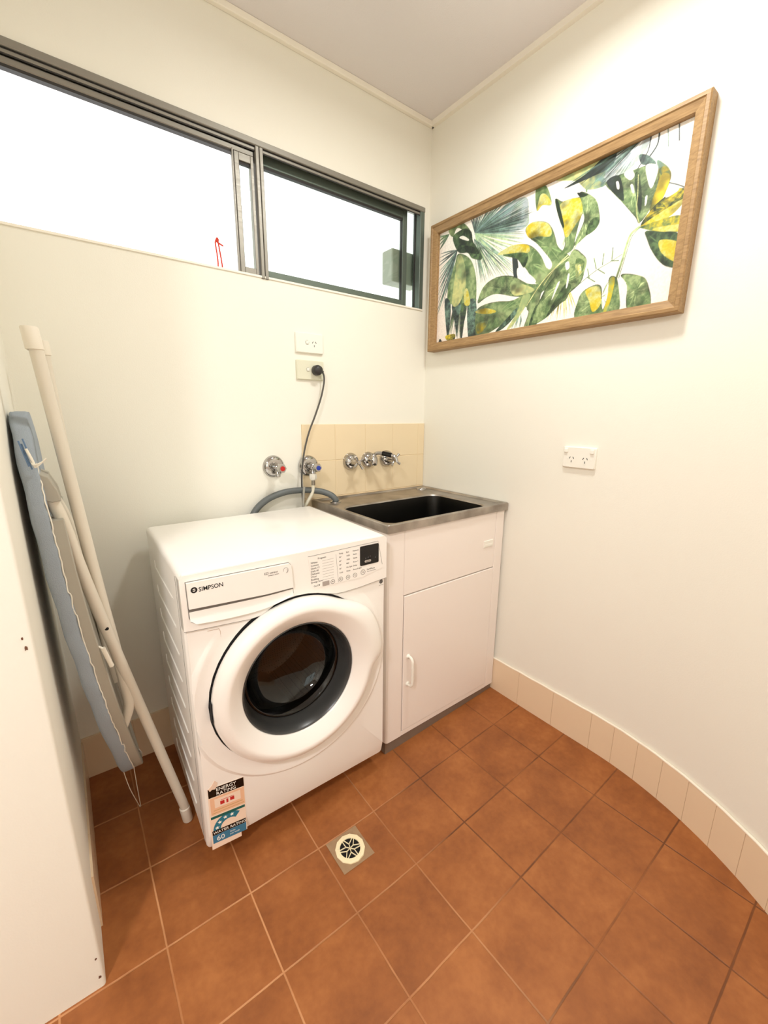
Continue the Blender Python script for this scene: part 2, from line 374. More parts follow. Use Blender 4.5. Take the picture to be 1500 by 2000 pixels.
# tiled skirtings
def at_s(s, off):   # point at distance s along the right wall from the corner
    if s <= -ARC0: return (WR - off, -s)
    a = (s + ARC0) / RAD
    return (WR - RAD + (RAD - off) * math.cos(a), ARC0 - (RAD - off) * math.sin(a))
SK = 0.152
def skirt_tile(bm, s0, s1, n):
    ss = [s0 + (s1 - s0) * i / n for i in range(n + 1)]
    strip(bm, [at_s(s, 0.009) for s in ss], [at_s(s, 0.0) for s in ss], lambda x, y: fz(x, y) - 0.004, SK)
bm = B(); marks = [0.02, 0.17, 0.33, 0.49, 0.653, 0.812, 0.966]; s = 0.966
while s < 1.72: s += 0.083; marks.append(s)
for a, b_ in zip(marks, marks[1:]): skirt_tile(bm, a + 0.0008, b_ - 0.0008, 1 if b_ < 0.97 else 3)
n0 = len(bm.faces)
ss = [0.02 + 0.05 * i for i in range(34)]
strip(bm, [at_s(s, 0.0078) for s in ss], [at_s(s, 0.0) for s in ss], lambda x, y: fz(x, y) - 0.004, SK - 0.001, mi=1)
sk = struct(obj('baseboard_right', bm, [M_skt, M_grout], smooth=30))
bm = B(); ss = [0.02 + 0.03 * i for i in range(57)]
tube(bm, [(*at_s(s, 0.005), SK + 0.001 + 0.0008 * math.sin(s * 60)) for s in ss], 0.0045, 8); obj('caulk_bead', bm, M_caulk, sk, smooth=60)
bm = B()
for i in range(11):
    x0 = -1.499 + 0.15 * i; x1 = min(x0 + 0.1488, 0.0)
    v = box(bm, x0, x1, -0.009, 0, 0.0, 0.158)
    for q in v:
        if q.co.z < 0.01: q.co.z = fz(q.co.x, 0) - 0.004
box(bm, -1.499, 0, -0.0078, 0, -0.01, 0.157, mi=1)
struct(obj('baseboard_back', bm, [M_skt, M_grout]))
bm = B()
for i in range(4):
    y1 = -0.010 - 0.13 * i; y0 = y1 - 0.1288
    v = box(bm, -1.5005, -1.4955, y0, y1, 0.0, 0.150)
    for q in v:
        if q.co.z < 0.01: q.co.z = fz(-1.5, q.co.y) - 0.004
struct(obj('baseboard_left', bm, [M_skt, M_grout]))
# splashback tiles
bm = B()
xc = [-0.652, -0.4985, -0.343, -0.1865, -0.030, 0.011]; zr = [1.0305, 1.181]
for zlo, zhi in ((0.876, 1.0305), (1.0305, 1.181)):
    for a, b_ in zip(xc, xc[1:]):
        box(bm, a + 0.0009, b_ - 0.0009, -0.0065, 0.0, zlo + 0.0009, zhi - 0.0009, 0.0012, 1)
for a, b_ in zip(xc, xc[1:]): box(bm, a + 0.0009, b_ - 0.0009, -0.0065, 0.0, 0.722, 0.874, 0.0012, 1)
box(bm, xc[0] + 0.001, xc[-1], -0.0054, 0.0, 0.722, 1.180, mi=1)
spl = obj('splashback', bm, [M_splash, M_sgrout]); tag(spl, 'beige tiled splashback on the wall behind the laundry tub', 'splashback')
# ---- window
win = struct(bpy.data.objects.new('window_1', None)); COL.objects.link(win)
bm = B(); X0, X1 = WX0, WX1
box(bm, X0, X1, -0.007, 0.002, 2.083, 2.102, 0.002, 1); box(bm, X0, X1, 0.002, 0.058, 2.092, 2.101)
box(bm, X0, X1, 0.001, 0.010, 2.072, 2.080, 0.001, 1)
box(bm, X0, -0.785, 0.008, 0.030, 2.053, 2.069, 0.002, 1); box(bm, X0, -0.785, 0.03, 0.034, 2.05, 2.092)
obj('head_track', bm, M_alu, win)
bm = B(); box(bm, X0, X1, 0.002, 0.004, 2.069, 2.084); box(bm, X0, -0.785, 0.010, 0.028, 2.046, 2.053)
obj('track_groove', bm, M_alud, win)
bm = B(); box(bm, X0, X1, -0.005, 0.058, WZ0 - 0.004, WZ0 + 0.003, 0.001, 1); obj('window_sill', bm, M_trim, win)
bm = B(); box(bm, X1 - 0.024, X1, -0.004, 0.046, WZ0, 2.09, 0.002, 1); box(bm, X0, X0 + 0.02, -0.004, 0.046, WZ0, 2.09, 0.002, 1)
obj('jamb', bm, M_alug, win)
bm = B(); box(bm, -0.783, -0.771, -0.006, 0.03, WZ0 - 0.006, 2.083, 0.0015, 1); box(bm, -0.769, -0.757, -0.006, 0.03, WZ0 - 0.006, 2.083, 0.0015, 1)
box(bm, -0.7705, -0.7695, -0.002, 0.03, WZ0, 2.083, mi=1)
obj('mullion', bm, [M_alu, M_alud], win)
bm = B(); box(bm, -0.860, -0.855, 0.002, 0.014, WZ0 + 0.004, 2.056, 0.001, 1); box(bm, -0.853, -0.836, 0.004, 0.026, WZ0 + 0.004, 2.052, 0.002, 1)
box(bm, -0.856, -0.852, 0.006, 0.02, WZ0 + 0.004, 2.052, mi=1)
box(bm, -0.836, -0.790, 0.006, 0.024, 2.030, 2.052, 0.001, 1); box(bm, -0.836, -0.790, 0.006, 0.024, WZ0 + 0.004, WZ0 + 0.024, 0.001, 1)
box(bm, -0.798, -0.788, 0.004, 0.026, WZ0 + 0.004, 2.052, 0.001, 1)
box(bm, -0.836, -0.798, 0.012, 0.022, 2.022, 2.030, mi=1)
obj('sliding_sash', bm, [M_alu, M_alud], win)
bm = B(); box(bm, -0.837, -0.797, 0.014, 0.018, WZ0 + 0.022, 2.03); obj('glass_pane', bm, M_pane, win)
bm = B()
box(bm, -0.775, -0.088, 0.036, 0.056, 2.054, 2.092, 0.001, 1); box(bm, -0.775, -0.088, 0.036, 0.056, WZ0 + 0.004, WZ0 + 0.036, 0.001, 1)
box(bm, -0.112, -0.088, 0.034, 0.058, WZ0 + 0.004, 2.092, 0.001, 1); box(bm, -0.785, -0.755, 0.034, 0.058, WZ0 + 0.004, 2.092)
box(bm, -0.755, -0.112, 0.038, 0.054, 2.046, 2.054, mi=1)
box(bm, -0.1135, -0.1105, 0.040, 0.052, WZ0 + 0.03, 2.05, mi=1)
obj('fixed_sash', bm, [M_alug, M_alud], win)
bm = B(); box(bm, -0.757, -0.111, 0.044, 0.048, WZ0 + 0.034, 2.048); obj('glass_pane', bm, M_pane, win)
bm = B(); box(bm, -0.089, -0.044, 0.040, 0.044, WZ0 + 0.004, 2.092); obj('glass_pane', bm, M_pane, win)
bm = B(); box(bm, -0.048, -0.044, 0.028, 0.034, WZ0, 2.09); box(bm, -0.76, -0.044, 0.030, 0.036, WZ0, WZ0 + 0.004); obj('glazing_bead', bm, M_alud, win)
# window made up in the unseen rear wall, added to bring in fill light
w2 = struct(bpy.data.objects.new('fill_window', None)); COL.objects.link(w2)
bm = B(); box(bm, -2.7, -2.66, -2.70, -2.65, 0.9, 2.1, 0.002, 1); box(bm, -1.54, -1.5, -2.70, -2.65, 0.9, 2.1, 0.002, 1); box(bm, -2.12, -2.08, -2.70, -2.65, 0.9, 2.1, 0.002, 1)
box(bm, -2.66, -1.54, -2.70, -2.65, 0.9, 0.94, 0.002, 1); box(bm, -2.66, -1.54, -2.70, -2.65, 2.06, 2.1, 0.002, 1); obj('window_frame', bm, M_alu, w2)
for xa in (-2.66, -2.08): bm = B(); box(bm, xa, xa + 0.54, -2.680, -2.676, 0.94, 2.06); obj('glass_pane', bm, M_pane, w2)
# grey-green box on the outside, seen through the right-hand pane, and the twine on the outer ledge
t = thing('outdoor_box', 'grey green box on the outside of the window by its right end', 'box', (-0.15, 0.0605, 1.803))
bm = B(); box(bm, 0.0, 0.17, 0.0, 0.075, 0.0, 0.135, 0.006); obj('housing', bm, mat('grey_green_plastic', (0.55, 0.56, 0.50), 0.6), t)
bm = B(); box(bm, 0.006, 0.164, 0.075, 0.080, 0.006, 0.129, 0.002); obj('front_cover', bm, mat('pale_cover', (0.66, 0.67, 0.60), 0.6), t)
bm = B(); box(bm, -1.6, 0.2, 0.06, 0.10, 1.63, 1.682); struct(obj('trim_3', bm, M_trim))
t = thing('red_twine', 'knotted red twine standing up outside the window beside the sliding sash', 'twine', (-0.905, 0.07, 1.69))
bm = B(); tube(bm, [(-0.004, 0, 0.0), (-0.003, 0, 0.05), (-0.007, 0, 0.098), (0.0, 0, 0.112)], 0.0026, 6, 4); tube(bm, [(0.0, 0, 0.112), (0.004, 0, 0.09), (0.010, 0, 0.04), (0.013, 0, 0.0)], 0.0026, 6, 4); obj('strand', bm, M_twine, t, smooth=60)
bm = B(); lathe(bm, [(0, -0.010), (0.004, -0.007), (0.006, 0), (0.004, 0.006), (0, 0.009)], (0.0, 0, 0.108), 'z', 10); tube(bm, [(0.002, 0, 0.10), (0.012, 0, 0.096), (0.019, 0, 0.093)], 0.0028, 6, 3); obj('knot', bm, M_twine, t, smooth=60)
# ceiling lights: one over the machine, plus one added behind the camera for fill
def oyster(x, y, label):
    t = thing('ceiling_light', label, 'light', (x, y, 2.424))
    bm = B(); lathe(bm, [(0, 0), (0.13, 0), (0.13, 0.022), (0.122, 0.026), (0, 0.026)], (0, 0, 0), '-z', 40); obj('base', bm, M_trim, t, smooth=40)
    e, nt, b = new_mat('lit_diffuser'); b.inputs['Emission Color'].default_value = (1.0, 0.93, 0.82, 1); b.inputs['Emission Strength'].default_value = 3.0
    bm = B(); lathe(bm, [(0.118, 0.026), (0.112, 0.05), (0.08, 0.068), (0.04, 0.076), (0, 0.078)], (0, 0, 0), '-z', 40); obj('diffuser', bm, e, t, smooth=60)
oyster(-0.52, -0.90, 'round ceiling light above the washing machine')
oyster(-2.40, -1.90, 'round ceiling light added behind the camera as fill')

# ================================================================== WASHING MACHINE
W = thing('washing_machine', 'white front loading washing machine beside the laundry tub', 'washing machine', (-1.250, -0.556, 0.0), -0.02)
CX, CZ, WW, WD, WT = 0.286, 0.487, 0.591, 0.508, 0.860
bm = B()
# shell: sides, back, top with rounded edges; front plate with a round hole
def shell_loop(y, ins, z0=0.055):
    return [bm.verts.new((p[0], y, p[1])) for p in rrect(ins, WW - ins, z0 + ins, WT - ins, max(0.012, 0.014 - ins), 4)]
# loops from front to back
L = [shell_loop(0.0, 0.006), shell_loop(0.003, 0.002), shell_loop(0.008, 0.0), shell_loop(WD - 0.006, 0.0), shell_loop(WD, 0.006)]
for v in L[0]:
    if v.co.z < 0.09: v.co.z = 0.104 + 0.2 * (v.co.z - 0.061)
for v in L[1]:
    if v.co.z < 0.09: v.co.y += 0.009
for v in L[2]:
    if v.co.z < 0.075: v.co.y += 0.009
for a, b_ in zip(L, L[1:]):
    for k in range(len(a)): bm.faces.new((a[k], a[(k + 1) % len(a)], b_[(k + 1) % len(a)], b_[k]))
bm.faces.new(L[-1])
# front plate: bridge the outer loop to a circle
NC = len(L[0]); 
def ang(v): return math.atan2(v.co.z - CZ, v.co.x - CX)
def ringv(r, y):
    return [bm.verts.new((CX + r * math.cos(ang(v)), y, CZ + r * math.sin(ang(v)))) for v in L[0]]
# refine outer loop by subdividing first so that the hole is round
bmesh.ops.subdivide_edges(bm, edges=[e for e in bm.edges if all(v in set(L[0]) for v in e.verts)], cuts=14)
bm.verts.ensure_lookup_table()
edge_vs = [v for v in bm.verts if abs(v.co.y) < 0.02 and any(e.is_boundary for e in v.link_edges)]
edge_vs.sort(key=ang); L0 = edge_vs
def clampx(x): return min(max(x, 0.003), WW - 0.003)
prof = [(0.301, 0.0), (0.297, -0.003), (0.291, -0.0075), (0.285, -0.0075), (0.276, -0.0042), (0.262, -0.0035), (0.2500, -0.0030), (0.2492, 0.004), (0.196, 0.004), (0.192, 0.02)]
prev = L0
for r, y in prof:
    cur = []
    for v in L0:
        a = ang(v); x = clampx(CX + r * math.cos(a)); yy = y
        if CX + r * math.cos(a) != x: yy = y * 0.35
        if y < 0: yy *= min(1.0, max(0.0, (0.690 - (CZ + r * math.sin(a))) / 0.06))
        cur.append(bm.verts.new((x, yy, CZ + r * math.sin(a))))
    n = len(cur)
    for k in range(n): bm.faces.new((prev[k], prev[(k + 1) % n], cur[(k + 1) % n], cur[k]))
    prev = cur
obj('body', bm, M_white, W, smooth=32)
bm = B()   # pressed ribs and seam on the left side panel
for k in range(9):
    z = 0.765 - 0.079 * k
    tube(bm, [(-0.0002, 0.375, z + 0.022), (-0.001, 0.366, z + 0.006), (-0.001, 0.345, z), (-0.001, 0.12, z), (-0.0002, 0.112, z)], 0.0019, 8, 3)
obj('side_ribs', bm, M_white, W, smooth=60)
bm = B(); box(bm, -0.0006, 0.004, 0.0395, 0.0405, 0.06, 0.845); obj('side_seam', bm, M_line, W)
# control fascia with its dipped lower edge
fasc = [(0.0, 0.719), (0.05, 0.7145), (0.10, 0.711), (0.155, 0.7065), (0.185, 0.7085), (0.202, 0.7165), (0.222, 0.7285), (0.25, 0.7352), (0.286, 0.7378), (0.32, 0.7355), (0.35, 0.7292), (0.38, 0.7195), (0.405, 0.7125), (0.43, 0.7100), (0.49, 0.7115), (0.591, 0.7195)]
bm = B(); pts = [(x, z) for x, z in fasc] + [(WW, 0.85), (WW - 0.008, 0.8575), (0.008, 0.8575), (0.0, 0.85)]
prism(bm, pts, -0.0055, 0.030, 'xz'); obj('control_fascia', bm, M_white, W)
bm = B(); tube(bm, [(x, -0.0045, z - 0.0005) for x, z in fasc], 0.0011, 6); obj('fascia_seam', bm, M_line, W)
FY = -0.0062
# detergent drawer
def dr_outline(ins=0.0):
    return [(0.012 + ins, 0.842 - ins), (0.266 - ins, 0.838 - ins), (0.272 - ins, 0.831 - ins), (0.277 - ins, 0.748 + ins), (0.272 - ins, 0.742 + ins), (0.235, 0.7325 + ins), (0.19, 0.7265 + ins), (0.10, 0.727 + ins), (0.045, 0.731 + ins), (0.026, 0.7335 + ins), (0.017 + ins, 0.740 + ins), (0.013 + ins, 0.752 + ins)]
bm = B(); prism(bm, dr_outline(), -0.0062, -0.002, 'xz', mi=1); 
hi = [(0.0135, 0.8405), (0.2655, 0.8365), (0.2705, 0.8305), (0.2745, 0.767), (0.20, 0.7665), (0.10, 0.7715), (0.0145, 0.776)]
prism(bm, hi, -0.0138, -0.003, 'xz'); 
dr = obj('detergent_drawer', bm, [M_white, M_line], W)
bm = B()   # scooped finger grip under the drawer front
gtop = [(0.0145, 0.775), (0.10, 0.7705), (0.20, 0.7655), (0.2745, 0.766)]; gbot = [(0.0150, 0.7525), (0.10, 0.7495), (0.20, 0.7475), (0.2752, 0.7505)]
gl = [(0.0275, 0.7350), (0.10, 0.7285), (0.19, 0.7280), (0.2745, 0.7440)]
rows = [[(x, -0.0060, z) for x, z in gtop], [(x, -0.0064, z + 0.004) for x, z in gbot], [(x, -0.0100, z - 0.008) for x, z in gbot], [(x, -0.0136, z) for x, z in gl]]
rv = [[bm.verts.new(p) for p in cat_rom(r, 8)] for r in rows]
for a, b_ in zip(rv, rv[1:]):
    for k in range(len(a) - 1): bm.faces.new((a[k], a[k + 1], b_[k + 1], b_[k]))
obj('finger_grip', bm, M_white, dr, smooth=70)
bm = B(); prism(bm, [(0.0275, 0.7350), (0.10, 0.7285), (0.19, 0.7280), (0.2745, 0.7440), (0.2750, 0.767), (0.0145, 0.776), (0.0150, 0.7525)], -0.0059, -0.0050, 'xz'); obj('drawer_base', bm, M_white, dr)
text('brand_lettering', 'SIMPSON', 0.0150, (0.0385, -0.01405, 0.8155), M_ink, dr, bold=0.00015, sx=0.93)
bm = B()
def arcband(c, r0, r1, a0, a1, n=10): return [(c[0] + r0 * math.cos(a0 + (a1 - a0) * i / n), c[1] + r0 * math.sin(a0 + (a1 - a0) * i / n)) for i in range(n + 1)] + [(c[0] + r1 * math.cos(a1 - (a1 - a0) * i / n), c[1] + r1 * math.sin(a1 - (a1 - a0) * i / n)) for i in range(n + 1)]
c = (0.0288, 0.8215)
prism(bm, arcband(c, 0.0074, 0.0036, 0.5, 3.6), -0.0142, -0.0137, 'xz'); prism(bm, arcband(c, 0.0074, 0.0036, 3.64, 6.74), -0.0142, -0.0137, 'xz')
prism(bm, [(c[0] - 0.0055, c[1] + 0.0005), (c[0] + 0.003, c[1] + 0.0012), (c[0] + 0.0055, c[1] - 0.0005), (c[0] - 0.003, c[1] - 0.0012)], -0.0142, -0.0137, 'xz')
obj('brand_emblem', bm, M_ink, dr)
text_block('drawer_print', [('EZI sensor', 0.0085, 0.196, 0.820), ('intelligent system', 0.0042, 0.206, 0.8145)], M_greyink, dr, -0.0141)
bm = B(); prism(bm, arcband((0.2545, 0.821), 0.0070, 0.0064, -1.2, 3.6, 16), -0.0142, -0.0137, 'xz'); prism(bm, arcband((0.256, 0.8175), 0.0045, 0.004, -1.8, 1.4, 10), -0.0142, -0.0137, 'xz'); obj('sensor_symbol', bm, M_greyink, dr)
# program panel
pan = [(0.323, 0.8415), (0.5575, 0.8455), (0.5735, 0.768), (0.5745, 0.757), (0.50, 0.742), (0.335, 0.745)]
bm = B(); prism(bm, pan, -0.0066, -0.004, 'xz'); cp = obj('program_panel', bm, M_white, W)
bm = B(); tube(bm, [(0.323, -0.0066, 0.8415), (0.5575, -0.0066, 0.8455), (0.5735, -0.0066, 0.768)], 0.0006, 5)
tube(bm, [(0.410, -0.0066, 0.832), (0.4165, -0.0066, 0.746)], 0.0004, 5)
for i in range(8): tube(bm, [(0.366, -0.0066, 0.8215 - 0.0082 * i), (0.402, -0.0066, 0.8215 - 0.0082 * i)], 0.0003, 5)
obj('panel_rules', bm, M_line, cp)
items = [('Program', 0.0075, 0.352, 0.8285)]
for i, s_ in enumerate(['Whites', 'Cottons', 'Quick 15', 'Daily 60', 'Delicates', 'Wool', 'Bedding', 'Energy Saver']): items.append((s_, 0.0072, 0.330, 0.8190 - 0.0082 * i))
for x, hd, vals in ((0.419, 'Temp', ['90\u00b0', '60\u00b0', '40\u00b0', '30\u00b0', 'Cold']), (0.443, 'Spin', ['1200', '1000', '800', 'No Spin', 'Rinse']), (0.466, 'Options', ['Stains', 'Quick', 'Rinse +', 'Delay', 'Rinse & Spin'])):
    items.append((hd, 0.0062, x, 0.8295))
    for i, s_ in enumerate(vals): items.append((s_, 0.0060, x + 0.001, 0.8185 - 0.0118 * i))
items += [('Start/Pause', 0.0066, 0.5155, 0.7610), ('Press 3 sec to pause', 0.0040, 0.5165, 0.7550), ('On/Off', 0.0068, 0.337, 0.7495)]
text_block('panel_print', items, M_ink, cp, -0.0068)
for x, z, r in ((0.398, 0.7520, 0.0068), (0.4245, 0.7535, 0.0068), (0.449, 0.7535, 0.0068), (0.4735, 0.7545, 0.0068), (0.502, 0.7575, 0.0080)):
    bm = B(); prism(bm, arcband((x, z), r, r - 0.0009, 0, 2 * PI - 0.001, 24), -0.0072, -0.0066, 'xz'); prism(bm, arcband((x, z), 0.0018, 0.0001, 0, 2 * PI - 0.01, 8), -0.0072, -0.0066, 'xz')
    obj('touch_button', bm, M_greyink, cp)
bm = B(); box(bm, 0.3645, 0.3865, -0.0078, -0.0064, 0.7455, 0.7590, 0.001); obj('power_button', bm, mat('grey_button', (0.66, 0.62, 0.59), 0.5), cp)
bm = B(); prism(bm, [(p[0], p[1]) for p in rrect(0.4915, 0.559, 0.7785, 0.8395, 0.004, 4)], -0.0080, -0.0060, 'xz'); ds = obj('display', bm, M_black, cp)
bm = B(); prism(bm, rrect(0.507, 0.530, 0.7865, 0.7935, 0.0034, 5), -0.0086, -0.0078, 'xz'); obj('display_button', bm, mat('pale_button', (0.72, 0.68, 0.64), 0.4), ds)
text_block('display_print', [('Options', 0.0045, 0.5110, 0.7882)], M_ink, ds, -0.0088)
bm = B()
for x, z in ((0.511, 0.800), (0.520, 0.802), (0.527, 0.8035), (0.547, 0.797)): prism(bm, arcband((x, z), 0.0020, 0.0001, 0, 6.27, 8), -0.0084, -0.0078, 'xz')
obj('display_icons', bm, mat('dim_icon', (0.28, 0.28, 0.30), 0.5), ds)
# wool mark beside the door
bm = B(); prism(bm, [(0.571, 0.701), (0.567, 0.706), (0.570, 0.713), (0.5745, 0.719), (0.579, 0.713), (0.581, 0.706), (0.577, 0.701)], -0.0008, 0.0, 'xz'); box(bm, 0.566, 0.583, -0.0008, 0, 0.696, 0.6965)
obj('wool_mark', bm, M_greyink, W)
bm = B(); tube(bm, [(0.052, -0.0003, 0.7035), (0.079, -0.0003, 0.7015), (0.0815, -0.0003, 0.694), (0.0815, -0.0003, 0.660)], 0.0009, 5); obj('scratch', bm, mat('scuff', (0.80, 0.72, 0.66), 0.6), W)
# door
def door_r(r, a, h):
    # a = angle from the right-hand side, anticlockwise; the outline swells at the hand grip
    if r < 0.20: return r
    d = math.degrees(a); d = d - 360 if d > 180 else d
    k = 0.0
    if -9 < d < 62:
        k = min(1.0, (d + 9) / 7.0) if d < -2 else (1.0 if d < 28 else 0.5 + 0.5 * math.cos((d - 28) / 34 * PI))
    return r + 0.033 * k * min(1.0, (r - 0.20) / 0.042)
D_ = thing('door', '', ''); D_.parent = W
del D_['label']; del D_['category']
bm = B()
lathe(bm, [(0.196, 0.000), (0.243, 0.0035), (0.2452, 0.0075), (0.2435, 0.022), (0.239, 0.031), (0.230, 0.039), (0.221, 0.043), (0.214, 0.044), (0.208, 0.042), (0.200, 0.037), (0.1725, 0.021), (0.1695, 0.018), (0.1680, 0.010), (0.1680, 0.002)], (CX, 0, CZ), '-y', 96, door_r)
COL.objects.unlink(D_); bpy.data.objects.remove(D_)
DO = obj('door', bm, M_white, W, smooth=40)
bm = B(); lathe(bm, [(0.1682, 0.004), (0.1682, 0.016), (0.1655, 0.0175), (0.1610, 0.012), (0.1560, -0.010), (0.1490, -0.036), (0.1465, -0.040)], (CX, 0, CZ), '-y', 72); obj('door_bezel', bm, M_bezel, DO, smooth=50)
bm = B(); lathe(bm, [(0.1480, -0.036), (0.143, -0.040), (0.136, -0.060), (0.120, -0.085), (0.08, -0.102), (0.0, -0.108)], (CX, 0, CZ), '-y', 64)
gb = obj('glass_bowl', bm, M_bowl, DO, smooth=60)
sm = gb.modifiers.new('solid', 'SOLIDIFY'); sm.thickness = 0.004; sm.offset = -1
bm = B(); box(bm, CX - 0.2475, CX - 0.2445, -0.020, 0.0, CZ - 0.030, CZ + 0.028, 0.001, 1); obj('door_hinge', bm, M_dark, DO)
bm = B(); lathe(bm, [(0.196, -0.0035), (0.2491, -0.0035), (0.2491, 0.0010), (0.196, 0.0010)], (CX, 0.0, CZ), '-y', 64); obj('door_shadow_gap', bm, M_dark, DO)
bm = B(); lathe(bm, [(0.193, -0.012), (0.178, -0.010), (0.174, -0.016), (0.172, -0.05), (0.178, -0.058), (0.172, -0.066), (0.165, -0.110), (0.190, -0.12)], (CX, 0, CZ), '-y', 64); obj('door_gasket', bm, M_rubber, W, smooth=50)
def drum_mat():
    m, nt, b = new_mat('perforated_drum'); b.inputs['Metallic'].default_value = 0.9; b.inputs['Roughness'].default_value = 0.3
    tc = nt.nodes.new('ShaderNodeTexCoord'); v = nt.nodes.new('ShaderNodeTexVoronoi'); v.inputs['Scale'].default_value = 110; v.inputs['Randomness'].default_value = 0.1
    nt.links.new(tc.outputs['Object'], v.inputs['Vector']); cr = nt.nodes.new('ShaderNodeValToRGB')
    cr.color_ramp.elements[0].position = 0.22; cr.color_ramp.elements[0].color = (0.004, 0.004, 0.004, 1); cr.color_ramp.elements[1].position = 0.32; cr.color_ramp.elements[1].color = (*lin((0.60, 0.56, 0.52)), 1)
    nt.links.new(v.outputs['Distance'], cr.inputs['Fac']); nt.links.new(cr.outputs['Color'], b.inputs['Base Color']); return m
bm = B(); lathe(bm, [(0.19, -0.12), (0.222, -0.13), (0.222, -0.38), (0.19, -0.40), (0.0, -0.41)], (CX, 0, CZ), '-y', 64); dm = obj('drum', bm, drum_mat(), W, smooth=50)
M_paddle = mat('grey_paddle', (0.66, 0.62, 0.58), 0.35)
for k in range(3):
    bm = B(); a = math.radians(150 + 120 * k); ca, sa = math.cos(a), math.sin(a)
    secs = []
    for y in (0.14, 0.17, 0.24, 0.34, 0.375):
        hgt = 0.05 if 0.15 < y < 0.36 else 0.01
        row = []
        for tt, rr in ((-0.045, 0.222), (-0.018, 0.222 - hgt * 0.8), (0.0, 0.222 - hgt), (0.018, 0.222 - hgt * 0.8), (0.045, 0.222)):
            row.append(bm.verts.new((CX + rr * ca - tt * sa, y, CZ + rr * sa + tt * ca)))
        secs.append(row)
    for p, q in zip(secs, secs[1:]):
        for i in range(4): bm.faces.new((p[i], p[i + 1], q[i + 1], q[i]))
    obj('drum_paddle', bm, M_paddle, dm, smooth=60)
# feet
for fx, fy in ((0.08, 0.13), (0.51, 0.13), (0.08, 0.42), (0.51, 0.42)):
    c_, s_ = math.cos(-0.02), math.sin(-0.02); wx, wy = -1.25 + fx * c_ - fy * s_, -0.556 + fx * s_ + fy * c_
    z0 = fz(wx, wy) - 0.0008
    bm = B(); lathe(bm, [(0, z0), (0.022, z0), (0.022, z0 + 0.012), (0.012, z0 + 0.016), (0.012, 0.062), (0, 0.062)], (fx, fy, 0), 'z', 20); obj('foot', bm, M_rubber, W, smooth=40)
# energy and water rating sticker
ST = thing('x', '', ''); COL.objects.unlink(ST); bpy.data.objects.remove(ST)
def q4(pts, y0, y1, mi=0):
    prism(bm, pts, y0, y1, 'xz', mi=mi)
M_stick = mat('sticker_paper', (0.95, 0.86, 0.78), 0.5); M_peach = mat('sticker_peach', (0.92, 0.74, 0.60), 0.5); M_sred = mat('sticker_red', (0.75, 0.14, 0.14), 0.5)
M_teal = mat('sticker_teal', (0.12, 0.46, 0.55), 0.5); M_tgreen = mat('sticker_green', (0.06, 0.36, 0.33), 0.5); M_tblue = mat('sticker_blue', (0.22, 0.47, 0.60), 0.5); M_pale = mat('sticker_white', (0.98, 0.97, 0.94), 0.5); M_tan = mat('sticker_tan', (0.80, 0.64, 0.42), 0.5)
def tilt(o):    # the sticker was put on slightly crooked
    for v in o.data.vertices: v.co.z -= 0.145 * (v.co.x - 0.015)
    return o
bm = B(); q4([(0.0135, 0.256), (0.1075, 0.256), (0.1065, 0.078), (0.090, 0.0765), (0.090, 0.062), (0.011, 0.058)], -0.0010, 0.0004)
SL = tilt(obj('rating_sticker', bm, M_stick, W))
SL['label'] = 'energy and water rating sticker with black headings'
bm = B()
q4([(0.0145, 0.2555), (0.107, 0.2555), (0.107, 0.227), (0.0145, 0.227)], -0.0013, 0.0, 0)
q4([(0.015, 0.1185), (0.105, 0.1185), (0.105, 0.1035), (0.015, 0.1035)], -0.0013, 0.0, 0)
q4([(0.017, 0.2245), (0.106, 0.2245), (0.106, 0.169), (0.017, 0.169)], -0.0011, 0.0, 1)
q4([(0.028, 0.2185), (0.096, 0.2185), (0.096, 0.190), (0.028, 0.190)], -0.0012, 0.0, 2)
q4([(0.042, 0.2065), (0.053, 0.2065), (0.053, 0.1955), (0.042, 0.1955)], -0.0014, 0.0, 3); q4([(0.068, 0.2075), (0.079, 0.2075), (0.079, 0.197), (0.068, 0.197)], -0.0014, 0.0, 3); q4([(0.058, 0.2065), (0.063, 0.2065), (0.063, 0.1945), (0.058, 0.1945)], -0.0014, 0.0, 3)
q4([(0.044, 0.2105), (0.078, 0.2105), (0.078, 0.2090), (0.044, 0.2090)], -0.0014, 0.0, 3)
q4([(0.024, 0.1835), (0.100, 0.1835), (0.100, 0.1815), (0.024, 0.1815)], -0.0013, 0.0, 7); q4([(0.020, 0.1755), (0.104, 0.1755), (0.104, 0.1738), (0.020, 0.1738)], -0.0013, 0.0, 7)
q4([(0.015, 0.165), (0.105, 0.165), (0.105, 0.157), (0.015, 0.157)], -0.0013, 0.0, 5)
q4([(0.015, 0.103), (0.105, 0.103), (0.104, 0.077), (0.015, 0.077)], -0.0013, 0.0, 6)
prism(bm, arcband((0.062, 0.1165), 0.0440, 0.0250, math.radians(178), math.radians(50), 16), -0.0012, 0.0, 'xz', mi=4)
tilt(obj('sticker_print', bm, [M_black, M_peach, M_stick, M_sred, M_teal, M_tgreen, M_tblue, M_tan], SL))
def star_pts(cx, cz, r): return [(cx + (r if i % 2 == 0 else r * 0.42) * math.cos(PI / 2 + i * PI / 5), cz + (r if i % 2 == 0 else r * 0.42) * math.sin(PI / 2 + i * PI / 5)) for i in range(10)]
bm = B()
for a in (166, 138, 108, 78): prism(bm, star_pts(0.062 + 0.0345 * math.cos(math.radians(a)), 0.1165 + 0.0345 * math.sin(math.radians(a)), 0.0060), -0.0015, -0.0012, 'xz')
tilt(obj('sticker_stars', bm, M_pale, SL))
